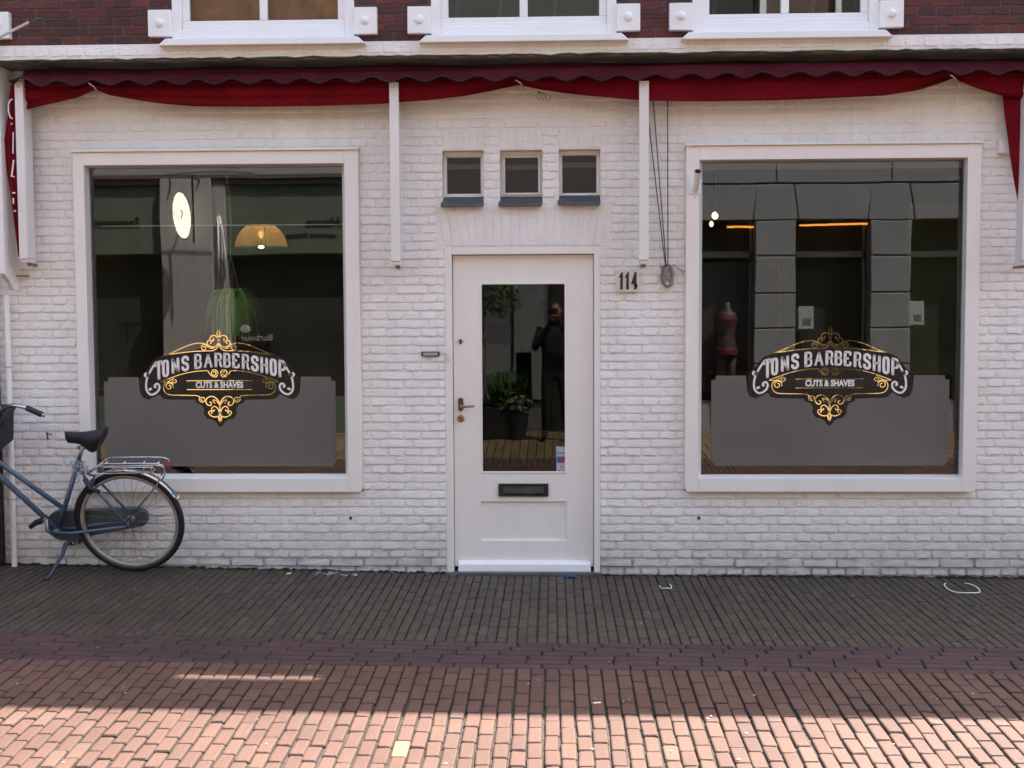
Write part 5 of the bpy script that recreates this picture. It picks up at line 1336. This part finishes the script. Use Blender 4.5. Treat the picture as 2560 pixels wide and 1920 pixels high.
# green shop front
gs = thing('green_shop', 'bottle green shop front opposite with a pale pilaster and mirrored lettering on its fascia', 'building', (-4, YO, 0))
gx0 = -12.5; gx1 = gr_x0 - .01
zf0, zf1 = OZ(638, 500), OZ(462, 500)
m = MB(); m.box(gx0, gx1, YO - 4, YO - .3, -.2, 6.2); m.build('backing_wall', plain('brown_plaster_upper', (.12, .085, .06), .85, var=.1), gs)
m = MB(); m.box(gx0, gx1, YO - 4, YO - .3, 6.201, 7.8); m.build('upper_facade_top', plain('beige_plaster', (.76, .73, .68), .85, var=.1), gs)
m = MB(); m.box(gx0, gx1, YO - .29, YO - .02, zf0, zf1); m.build('fascia', M_gfas, gs, bevel=.01)
m = MB(); m.box(gx0, gx1, YO - .29, YO + .03, zf1 + .001, OZ(448, 500)); m.box(gx0, gx1, YO - .29, YO + .06, OZ(448, 500) + .001, OZ(438, 500)); m.build('fascia_moulding', plain('brown_moulding', (.14, .12, .09), .6), gs)
m = MB(); m.box(gx0, gx1, YO - .29, YO - .03, OZ(437, 500), OZ(415, 500)); m.build('stone_band', M_stone, gs, bevel=.01)
M_pil = plain('pale_pilaster', (.36, .35, .33), .8, var=.06)
for i, a in enumerate((409, 409 - 620, 409 + 560)):
    x0, x1, x2 = OX(a), OX(a + 127), OX(a + 158)
    if x2 > gx1 + .02: x2 = gx1; x1 = min(x1, gx1 - .04)
    m = MB(); m.box(x0, x1, YO - .29, YO + .10, -.1, OZ(449, 500)); m.box(x1, x2, YO - .29, YO + .02, -.1, OZ(449, 500)); o = m.build('pilaster', M_pil, gs, bevel=.01)
m = MB(); xx = OX(550); z0, z1 = OZ(716, 550), OZ(540, 550)
for dx, w_ in ((0, .012), (.045, .010), (.085, .016)): m.tube([(xx + dx, YO + .06, z0 + .1), (xx + dx + .0, YO + .06, z0 + .5), (xx + dx - .03 * (dx > .05), YO + .06, z1 - .4 * dx / .085 * .5), (xx + dx * .2, YO + .06, z1)], w_, 8)
m.build('white_conduit', M_wood2, gs, smooth=True)
for a, b_ in ((-13, 0), (0, 1)): pass
for i, (a, b_) in enumerate(((OX(409 - 620 + 158), OX(409)), (OX(567), OX(969)))):
    m = MB(); w_ = .05; zt = zf0 - .002
    m.box(a, a + w_, YO - .26, YO - .18, .5, zt); m.box(b_ - w_, b_, YO - .26, YO - .18, .5, zt); m.box(a + w_, b_ - w_, YO - .26, YO - .18, zt - w_, zt); m.box(a, b_, YO - .28, YO - .1, -.1, .5)
    fr = m.build('shop_window', M_gfas, gs); m = MB(); m.box(a + w_, b_ - w_, YO - .24, YO - .22, .5, zt - w_); m.build('pane', M_dglass, fr)
M_let = plain('dark_sign_letters', (.008, .014, .01), .6)
def otext(body, px, py, size, name='fascia_lettering', sx=1., shear=0.0, mat=M_let, par=gs, y=YO - .012, **k):
    # faces the street (+y), so it reads mirrored in the barber's windows
    return text_mesh(name, body, size, (OX(px), y, OZ(py, px)), mat, par, extrude=.004, rot=(math.pi / 2, 0, math.pi), sx=sx, shear=shear, **k)
otext('Somerset', 296, 556, .20, sx=.85, shear=.2)
otext('House', 812, 554, .20, sx=.95, shear=.2)
otext('exclusive lifestyle', 780, 588, .085, sx=1.2)
otext('Barbour', 632, 845, .13, name='window_lettering', sx=1.1, mat=plain('pale_letters', (.45, .45, .42), .6), y=YO - .175)
m = MB(); q = P(605, 822, YM); m.sphere((q.x, YO - .17, q.z), .075, .004, .055, 16, 8); m.build('oval_emblem', plain('pale_letters2', (.45, .45, .42), .6), gs)
# oval projecting light sign
q = P(457, 539, YM - .45); sgn = thing('oval_light_sign', 'lit white oval sign hanging from a black wrought bracket on the pale pilaster opposite', 'sign', (q.x, YO + .45, q.z))
rx, rz_ = 21.5 / 3038 * (16.78 - .45), 56 / 3038 * (16.78 - .45)
m = MB(); m.prism([(q.x + rx * math.cos(a) - .22 * rx * math.sin(a), q.z + rz_ * math.sin(a)) for a in [k * math.pi / 24 for k in range(48)]], YO + .42, YO + .48); m.build('light_panel', emit('lit_sign_face', (1.0, .98, .80), 3.0), sgn)
m = MB(); m.tube([(q.x + rx * 1.03 * math.cos(a) - .22 * rx * math.sin(a), YO + .45, q.z + rz_ * 1.02 * math.sin(a)) for a in [k * math.pi / 24 for k in range(48)]], .008, 6, closed=True); m.build('rim', M_blackm, sgn)
m = MB(); xx = q.x + rx + .035; m.tube([(xx, YO + .45, q.z - rz_ - .06), (xx, YO + .45, q.z + rz_ + .25)], .014, 8); m.tube([(q.x - .25, YO + .45, q.z + rz_ + .24), (xx + .1, YO + .45, q.z + rz_ + .28), (xx + .8, YO + .45, q.z + rz_ + .26)], .012, 8)
m.tube([(xx, YO + .45, q.z + rz_ + .2), (xx, YO + .04, q.z + rz_ + .2)], .014, 8); m.tube([(xx - .14 - rx * 1.6 + .02 * math.sin(k), YO + .45, q.z + rz_ + .2 - .06 * k) for k in range(6)], .011, 6)
m.build('bracket', M_blackm, sgn)
otext('House', 457, 541, .05, name='sign_print', mat=plain('sign_grey_print', (.05, .08, .06), .6), par=sgn, y=YO + .487)
m = MB(); m.tube([(q.x - .01, YO + .486, q.z + .07), (q.x + .012, YO + .486, q.z + .03), (q.x - .006, YO + .486, q.z - .05)], .006, 5); m.build('sign_print', plain('sign_red_print', (.25, .04, .03), .6), sgn)

# planters opposite the door
def planter(px, py_base, wid, hgt, Y):
    x = P(px, py_base, -Y + .08).x; return x
def leaves(mb, c, rx, ry, rz_, n, s_, drop=0):
    for _ in range(n):
        while True:
            u = Vector((random.uniform(-1, 1), random.uniform(-1, 1), random.uniform(-1, 1)))
            if .25 < u.length < 1: break
        p = Vector((c[0] + u.x * rx, c[1] + u.y * ry, c[2] + u.z * rz_)); d = Vector((random.gauss(0, 1), random.gauss(0, 1), random.gauss(0, .6) - drop)).normalized()
        w = d.cross(Vector((random.gauss(0, 1), random.gauss(0, 1), random.gauss(0, 1)))).normalized() * s_ * .32; L = s_ * random.uniform(.7, 1.4)
        mb.cur = random.random(); mb.add([p, p + d * L * .5 + w, p + d * L, p + d * L * .5 - w], [(0, 1, 2, 3)])
YP = -8.45
def OP(px, py): return P(px, py, -YP + .08)
M_pot = plain('dark_grey_planter', (.03, .03, .032), .5, var=.2)
q = OP(1212, 925); tr_ = thing('potted_tree', 'slender standard tree in a dark pot beside the opposite house', 'tree', (q.x, YP, 0))
m = MB(); m.lathe([(0, .0), (.17, .0), (.22, .42), (.24, .44), (.20, .44), (.19, .40), (0, .40)], (q.x, YP, gz(0, YP)), 'z', 20); m.build('pot', M_pot, tr_)
m = MB(); m.tube([(q.x, YP, .4), (q.x + .015, YP, 1.0), (q.x - .02, YP, 1.5), (q.x + .03, YP, 1.85)], [.018, .015, .014, .01], 8)
for k in range(7):
    a = k * 2.4; m.tube([(q.x - .01, YP, 1.6 + .03 * k), (q.x + .16 * math.cos(a), YP + .16 * math.sin(a), 1.85 + .04 * k)], [.008, .003], 5)
m.build('trunk', plain('pale_bark', (.30, .24, .17), .8, var=.2), tr_)
m = MB(); cz = OP(1240, 744).z; leaves(m, (q.x + .14, YP, cz), .36, .34, .27, 700, .055); m.build('crown', M_green, tr_, recalc=False)
m = MB(); leaves(m, (q.x + .2, YP, cz + .02), .34, .32, .25, 70, .04); m.build('blossom', plain('red_berries', (.35, .05, .03), .5), tr_, recalc=False)
q = OP(1262, 930); sh_ = thing('potted_grass', 'dense green ornamental grass in a dark square planter opposite', 'plant', (q.x, YP + .1, 0))
m = MB(); m.box(q.x - .26, q.x + .26, YP - .1, YP + .4, gz(0, YP), .42); m.build('planter', M_pot, sh_, bevel=.015)
m = MB()
for k in range(420):
    a = random.random() * 6.283; r = random.uniform(.1, .42); x0, y0 = q.x + random.uniform(-.15, .15), YP + .15 + random.uniform(-.15, .15); h = random.uniform(.25, .5)
    c_, s_ = math.cos(a), math.sin(a); p0 = Vector((x0, y0, .4)); p1 = Vector((x0 + r * .5 * c_, y0 + r * .5 * s_, .4 + h)); p2 = Vector((x0 + r * c_, y0 + r * s_, .4 + h * .75)); w = Vector((-s_, c_, 0)) * .006
    m.cur = random.random(); m.add([p0 - w, p0 + w, p1 + w, p1 - w, p2], [(0, 1, 2, 3), (3, 2, 4)])
m.build('foliage', M_green, sh_, recalc=False)
q = OP(1292, 985); sh_ = thing('potted_shrub', 'small pale leaved shrub in a round dark pot opposite', 'plant', (q.x, YP + .3, 0))
m = MB(); m.lathe([(0, 0), (.13, 0), (.17, .34), (.15, .34), (.14, .31), (0, .31)], (q.x, YP + .3, gz(0, YP)), 'z', 18); m.build('pot', M_pot, sh_)
m = MB(); leaves(m, (q.x, YP + .3, .5), .2, .2, .17, 260, .06); m.build('foliage', plain('pale_leaf', (.16, .24, .10), .5, tint=.4), sh_, recalc=False)

# ------------------------------------------------------------------ inside the shop
# curtain rod across the left window
m = MB(); a, b_ = P(233, 566, .16), P(858, 561, .16); m.tube([a, b_], .0042, 8); o = m.build('curtain_rod', plain('silver_rod', (.75, .78, .78), .3), smooth=True); tag(o, 'thin silver rod across the inside of the left window', 'curtain rod')
# pendant lamp with ribbed glass dome
YLp = 1.0
q = P(653, 618, YLp); top = P(653, 562, YLp); rr_ = 64 / 3038 * (7.7 + YLp); H = top.z - q.z
pl = thing('glass_pendant_lamp', 'lit pendant lamp with ribbed glass dome hanging inside the left window', 'lamp', (q.x, YLp, q.z))
m = MB(); n = 96; prof = [(1.0, 0), (.985, .15), (.93, .38), (.84, .6), (.70, .8), (.56, .93), (.50, .99)]; vs = []
for r, h in prof:
    for k in range(n):
        a = 2 * math.pi * k / n; f = rr_ * r * (1 + (.012 if k % 2 else -.012)); vs.append((q.x + f * math.cos(a), YLp + f * math.sin(a), q.z + H * h))
m.add(vs, [(i * n + k, i * n + (k + 1) % n, (i + 1) * n + (k + 1) % n, (i + 1) * n + k) for i in range(len(prof) - 1) for k in range(n)])
mt, nn, ll, bb = nodemat('prismatic_glass'); nn.remove(bb)
tr1 = nn.new('ShaderNodeBsdfTransparent'); tr1.inputs[0].default_value = (.9, .8, .6, 1); tl = nn.new('ShaderNodeBsdfTranslucent'); tl.inputs[0].default_value = (.95, .72, .36, 1); gs_ = nn.new('ShaderNodeBsdfGlossy'); gs_.inputs['Roughness'].default_value = .25
x1_ = nn.new('ShaderNodeMixShader'); x1_.inputs[0].default_value = .55; x2_ = nn.new('ShaderNodeMixShader'); x2_.inputs[0].default_value = .08
ll.new(tr1.outputs[0], x1_.inputs[1]); ll.new(tl.outputs[0], x1_.inputs[2]); ll.new(x1_.outputs[0], x2_.inputs[1]); ll.new(gs_.outputs[0], x2_.inputs[2]); ll.new(x2_.outputs[0], nn['Material Output'].inputs[0])
m.build('glass_dome', mt, pl, recalc=False)
m = MB(); m.lathe([(rr_ * .5, 0), (rr_ * .42, .012), (.05, .02), (.03, .07), (0, .07)], (q.x, YLp, q.z + H * .99), 'z', 20); m.build('fitting', M_bronze, pl)
m = MB(); m.tube([(q.x, YLp, q.z + H), (q.x, YLp, 3.05)], .004, 6); m.build('cord', M_blackm, pl)
m = MB(); m.sphere((q.x, YLp, q.z + .09), .02, .02, .028, 12, 8); m.build('bulb', emit('warm_bulb', (1, .62, .25), .55), pl, smooth=True)
m = MB(); m.sphere((q.x, YLp, q.z + .002), .022, .022, .012, 12, 8); m.build('bulb_tip', emit('warm_bulb_tip', (1, .8, .45), 1.2), pl, smooth=True)
ld = bpy.data.lights.new('bulb_light', 'POINT'); ld.energy = 1.3; ld.color = (1, .62, .25); ld.shadow_soft_size = .02
lo = bpy.data.objects.new('bulb_light', ld); COL.objects.link(lo); lo.parent = pl; lo.location = (0, 0, .10)
# copper pendant deeper in the room
q = P(380, 704, 3.0); cpn = thing('copper_pendant_lamp', 'small copper pendant lamp glowing deep inside the left half of the shop', 'lamp', (q.x, 3.0, q.z))
m = MB(); m.lathe([(.13, 0), (.12, .04), (.115, .09), (.09, .10), (.02, .12), (0, .12)], (q.x, 3.0, q.z), 'z', 20); m.build('shade', plain('copper', (.6, .24, .10), .3, metal=1), cpn)
m = MB(); m.tube([(q.x, 3, q.z + .12), (q.x, 3, 3.05)], .005, 6); m.build('cord', M_blackm, cpn)
m = MB(); m.lathe([(.0, 0), (.05, 0), (.05, .02)], (q.x, 3.0, q.z - .004), 'z', 12); m.build('bulb', emit('amber_bulb', (1, .35, .1), 3.0), cpn)
# spot lights in the right window
for i, (a, b_, r) in enumerate(((1788, 539, .020), (1779, 560, .015))):
    q = P(a, b_, 1.3); sl_ = thing('spot_lamp', ['upper warm ceiling spot lamp inside the right window', 'lower warm ceiling spot lamp inside the right window'][i], 'lamp', (q.x, 1.3, q.z), 'warm spot lamps in the right window')
    m = MB(); m.tube([q + Vector((.0, .0, .0)), q + Vector((.02, .09, .04))], [r * 1.25, r * .9], 12); m.build('housing', M_steel, sl_)
    m = MB(); m.sphere(q + Vector((-.002, -.004, 0)), r * (1.15 if i == 0 else .9), .008, r * 1.35, 12, 8); m.build('bulb', emit('spot_bulb_%d' % i, (1, .66, .28), 1.3), sl_, smooth=True)
    m = MB(); m.tube([q + Vector((.02, .09, .04)), q + Vector((.03, .1, .12)), Vector((q.x + .03, 1.4, 3.05))], .004, 6); m.build('stem', M_blackm, sl_)
# hanging plant
YP2 = .55
q = P(580, 783, YP2); hp_ = thing('hanging_plant', 'arching spider plant in a white pot hung on a chain in the left window', 'plant', (q.x, YP2, q.z))
m = MB(); m.lathe([(0, -.085), (.045, -.08), (.075, .0), (.083, .085), (.074, .085), (.068, .06), (0, .06)], (q.x, YP2, q.z), 'z', 24); m.build('pot', plain('white_pot', (.8, .78, .74), .6), hp_, smooth=True)
m = MB(); random.seed(11)
for k in range(230):
    a = random.random() * 6.283; L = random.uniform(.08, .225); up_ = random.uniform(.03, .10); dn = random.uniform(.08, .27)
    c_, s_ = math.cos(a), math.sin(a); pts = bez([(q.x + .03 * c_, YP2 + .03 * s_, q.z + .07), (q.x + L * .4 * c_, YP2 + L * .4 * s_, q.z + .07 + up_), (q.x + L * .8 * c_, YP2 + L * .8 * s_, q.z + .05 + up_ * .4), (q.x + L * c_, YP2 + L * s_, q.z + .07 - dn)], 3)
    n = len(pts); w = Vector((-s_, c_, 0)); vs = []
    for i, p in enumerate(pts): ww = .0105 * (1 - (i / (n - 1)) ** 2) + .0008; vs += [p - w * ww, p + w * ww + Vector((0, 0, .002))]
    m.cur = random.random(); m.add(vs, [(2 * i, 2 * i + 1, 2 * i + 3, 2 * i + 2) for i in range(n - 1)])
m.build('leaves', plain('spider_leaf', (.20, .46, .07), .45, tint=.55), hp_, recalc=False)
def chain(mb, a, b_, link=.03):
    a, b_ = Vector(a), Vector(b_); d = b_ - a; n = max(2, int(d.length / (link * .8))); d.normalize()
    for k in range(n):
        c = a.lerp(b_, (k + .5) / n); u = d; v_ = Vector((1, 0, 0)) if k % 2 else Vector((0, 1, 0)); v_ = (v_ - u * v_.dot(u)).normalized()
        if k % 2 == 0: v_ = (v_ + Vector((.35, 0, 0))).normalized()
        mb.tube([c + u * link * .58 * math.cos(t) + v_ * link * .27 * math.sin(t) for t in [j * math.pi / 5 for j in range(10)]], .0022, 5, closed=True)
m = MB(); t0 = P(565, 424, YP2); t1 = P(577, 562, YP2); t2 = P(576, 640, YP2); chain(m, t0, t1, .034)
m.tube([t1, (t1 + t2) / 2, t2], .0022, 5)
for dx in (-.07, .07): m.tube([t2, (q.x + dx, YP2, q.z + .085)], .0014, 4)
m.build('chain', plain('grey_chain', (.6, .58, .52), .5, metal=.4), hp_)
# barber's furniture, dimly seen
bc = thing('barber_chair', 'dark leather barber chair standing inside behind the left window', 'chair', (P(335, 860, 2.6).x, 2.6, .03))
x = bc.location.x; m = MB(); m.lathe([(0, 0), (.3, 0), (.28, .03), (.06, .06), (.05, .4), (0, .4)], (x, 2.6, .03), 'z', 20); m.build('base', M_chrome, bc, smooth=True)
m = MB(); m.box(x - .28, x + .28, 2.35, 2.85, .43, .56); m.build('seat', M_black, bc, bevel=.04, segs=3)
m = MB(); m.box(x - .26, x + .26, 2.86, 2.98, .56, 1.15); m.build('backrest', M_black, bc, bevel=.04, segs=3)
for s_ in (-1, 1): m = MB(); m.tube([(x + s_ * .31, 2.85, .6), (x + s_ * .31, 2.85, .78), (x + s_ * .31, 2.4, .78), (x + s_ * .31, 2.4, .6)], .022, 8); m.build('armrest', M_chrome, bc, smooth=True)
r2 = dup(bc, (P(2330, 860, 2.2).x, 2.2, .03), 'dark leather barber chair standing inside behind the right window')
m = MB(); m.box(.6, 4.3, 4.9, 5.15, .85, .9)
o = m.build('back_counter', M_bronze); tag(o, 'long dark counter shelf along the back wall of the shop', 'counter')
random.seed(31)
for k in range(9):
    x = .8 + k * .38 + random.uniform(-.08, .08); h = random.uniform(.12, .26); m = MB(); m.lathe([(0, 0), (.035, 0), (.035, h * .7), (.014, h * .8), (.014, h), (0, h)], (x, 5.0, .901), 'z', 12)
    o = m.build('bottle', plain('bottle_%d' % k, random.choice(((.05, .12, .08), (.3, .15, .05), (.4, .4, .42), (.08, .09, .2))), .3), smooth=True); tag(o, 'small bottle standing on the counter along the back wall', 'bottle', 'bottles on the back counter')
mr_ = thing('barber_mirror', 'tall dark framed mirror on the back wall of the shop', 'mirror', (1.9, 5.1, 1.0))
m = MB(); m.box(1.4, 2.4, 5.12, 5.19, 1.0, 2.2); m.build('frame', M_bronze, mr_, bevel=.01); m = MB(); m.box(1.45, 2.35, 5.10, 5.115, 1.05, 2.15); m.build('glass', plain('mirror', (.03, .03, .03), .3), mr_)

# ------------------------------------------------------------------ the photographer (mirrored in the door glass)
ph_ = thing('person', 'photographer in dark coat holding a camera up to the eye across the street', 'person', (.05, -8.05, gz(0, -8)))
zg = gz(0, -8.0)
def skin(name, verts, edges, radii, mat, parent, sub=2, root=0):
    off = wpos(parent); me = bpy.data.meshes.new(name); me.from_pydata([Vector(v) - off for v in verts], edges, [])
    o = bpy.data.objects.new(name, me); COL.objects.link(o); o.parent = parent; me.materials.append(mat)
    md = o.modifiers.new('Skin', 'SKIN'); md.use_smooth_shade = True
    for v, r in zip(me.skin_vertices[0].data, radii): v.radius = (r, r) if not isinstance(r, tuple) else r
    me.skin_vertices[0].data[root].use_root = True
    s2 = o.modifiers.new('Sub', 'SUBSURF'); s2.levels = sub; s2.render_levels = sub
    return o
bx_, by_ = .03, -8.02
V = [(bx_, by_, .95 + zg), (bx_, by_ - .01, 1.15 + zg), (bx_, by_ - .02, 1.38 + zg), (bx_, by_, 1.50 + zg), (bx_, by_ + .03, 1.60 + zg),
     (bx_ - .19, by_, 1.42 + zg), (bx_ - .27, by_ + .16, 1.20 + zg), (bx_ - .08, by_ + .24, 1.50 + zg), (bx_ - .05, by_ + .26, 1.56 + zg),
     (bx_ + .19, by_, 1.42 + zg), (bx_ + .27, by_ + .16, 1.20 + zg), (bx_ + .07, by_ + .24, 1.50 + zg), (bx_ + .04, by_ + .26, 1.56 + zg),
     (bx_ - .10, by_, .86 + zg), (bx_ - .13, by_ + .03, .48 + zg), (bx_ - .14, by_ - .02, .10 + zg), (bx_ - .16, by_ + .15, .04 + zg),
     (bx_ + .10, by_, .86 + zg), (bx_ + .13, by_ + .03, .48 + zg), (bx_ + .14, by_ - .02, .10 + zg), (bx_ + .16, by_ + .15, .04 + zg), (bx_, by_ + .03, 1.72 + zg), (bx_, by_ + .02, 1.78 + zg)]
Ed = [(0, 1), (1, 2), (2, 3), (3, 4), (2, 5), (5, 6), (6, 7), (7, 8), (2, 9), (9, 10), (10, 11), (11, 12), (0, 13), (13, 14), (14, 15), (15, 16), (0, 17), (17, 18), (18, 19), (19, 20), (4, 21), (21, 22)]
Rr = [(.17, .12), (.15, .11), (.17, .11), .065, .08, .07, .05, .036, .03, .07, .05, .036, .03, .095, .065, .045, .04, .095, .065, .045, .04, .088, .06]
M_coat = plain('dark_navy_coat', (.012, .013, .018), .85, var=.3)
M_skin = plain('skin', (.35, .19, .13), .5)
body = skin('body', V, Ed, Rr, M_coat, ph_)
hd_ = MB(); hc = Vector((bx_, by_ + .045, 1.69 + zg)); hd_.sphere(hc, .074, .09, .11, 16, 12); hd_.sphere(hc + Vector((0, .092, -.01)), .012, .018, .02, 8, 6)
for s_ in (-1, 1): hd_.sphere(hc + Vector((s_ * .076, 0, -.005)), .01, .018, .03, 8, 6)
hd_.build('head', M_skin, ph_, smooth=True)
hr = MB(); hr.sphere(hc + Vector((0, -.02, .03)), .082, .092, .098, 16, 10); hr.build('hair', plain('brown_hair', (.03, .018, .012), .7), ph_, smooth=True)
def hand(c, s_):
    off = []; V = [c]; E = []; R = [.022]
    V.append(c + Vector((s_ * .0, .03, .03))); E.append((0, 1)); R.append(.024)
    for k in range(4):
        b0 = len(V); root = c + Vector((s_ * (.012 * k - .018), .045, .045 + .006 * (1.5 - abs(k - 1.5)))); L = (.9, 1.0, .95, .78)[k]
        V += [root, root + Vector((-s_ * .018 * L, .018, .022 * L)), root + Vector((-s_ * .042 * L, .016, .026 * L))]; E += [(1, b0), (b0, b0 + 1), (b0 + 1, b0 + 2)]; R += [.0085, .008, .007]
    b0 = len(V); V += [c + Vector((-s_ * .03, .02, .015)), c + Vector((-s_ * .05, .04, .025))]; E += [(0, b0), (b0, b0 + 1)]; R += [.011, .008]
    skin('hand', V, E, R, M_skin, ph_, 1)
hand(Vector((bx_ - .05, by_ + .255, 1.555 + zg)), -1); hand(Vector((bx_ + .05, by_ + .255, 1.555 + zg)), 1)
cm_ = thing('camera_held_by_person', 'small black camera held up in front of the photographer face', 'camera', (0, -7.76, 1.64))
m = MB(); m.box(-.06, .06, -7.80, -7.765, 1.65, 1.72); m.build('camera_body', M_blackm, cm_, bevel=.006); m = MB(); m.lathe([(0, 0), (.028, 0), (.03, .04), (.024, .045), (0, .043)], (0, -7.764, 1.69), 'y', 20); m.build('lens', M_blackm, cm_)
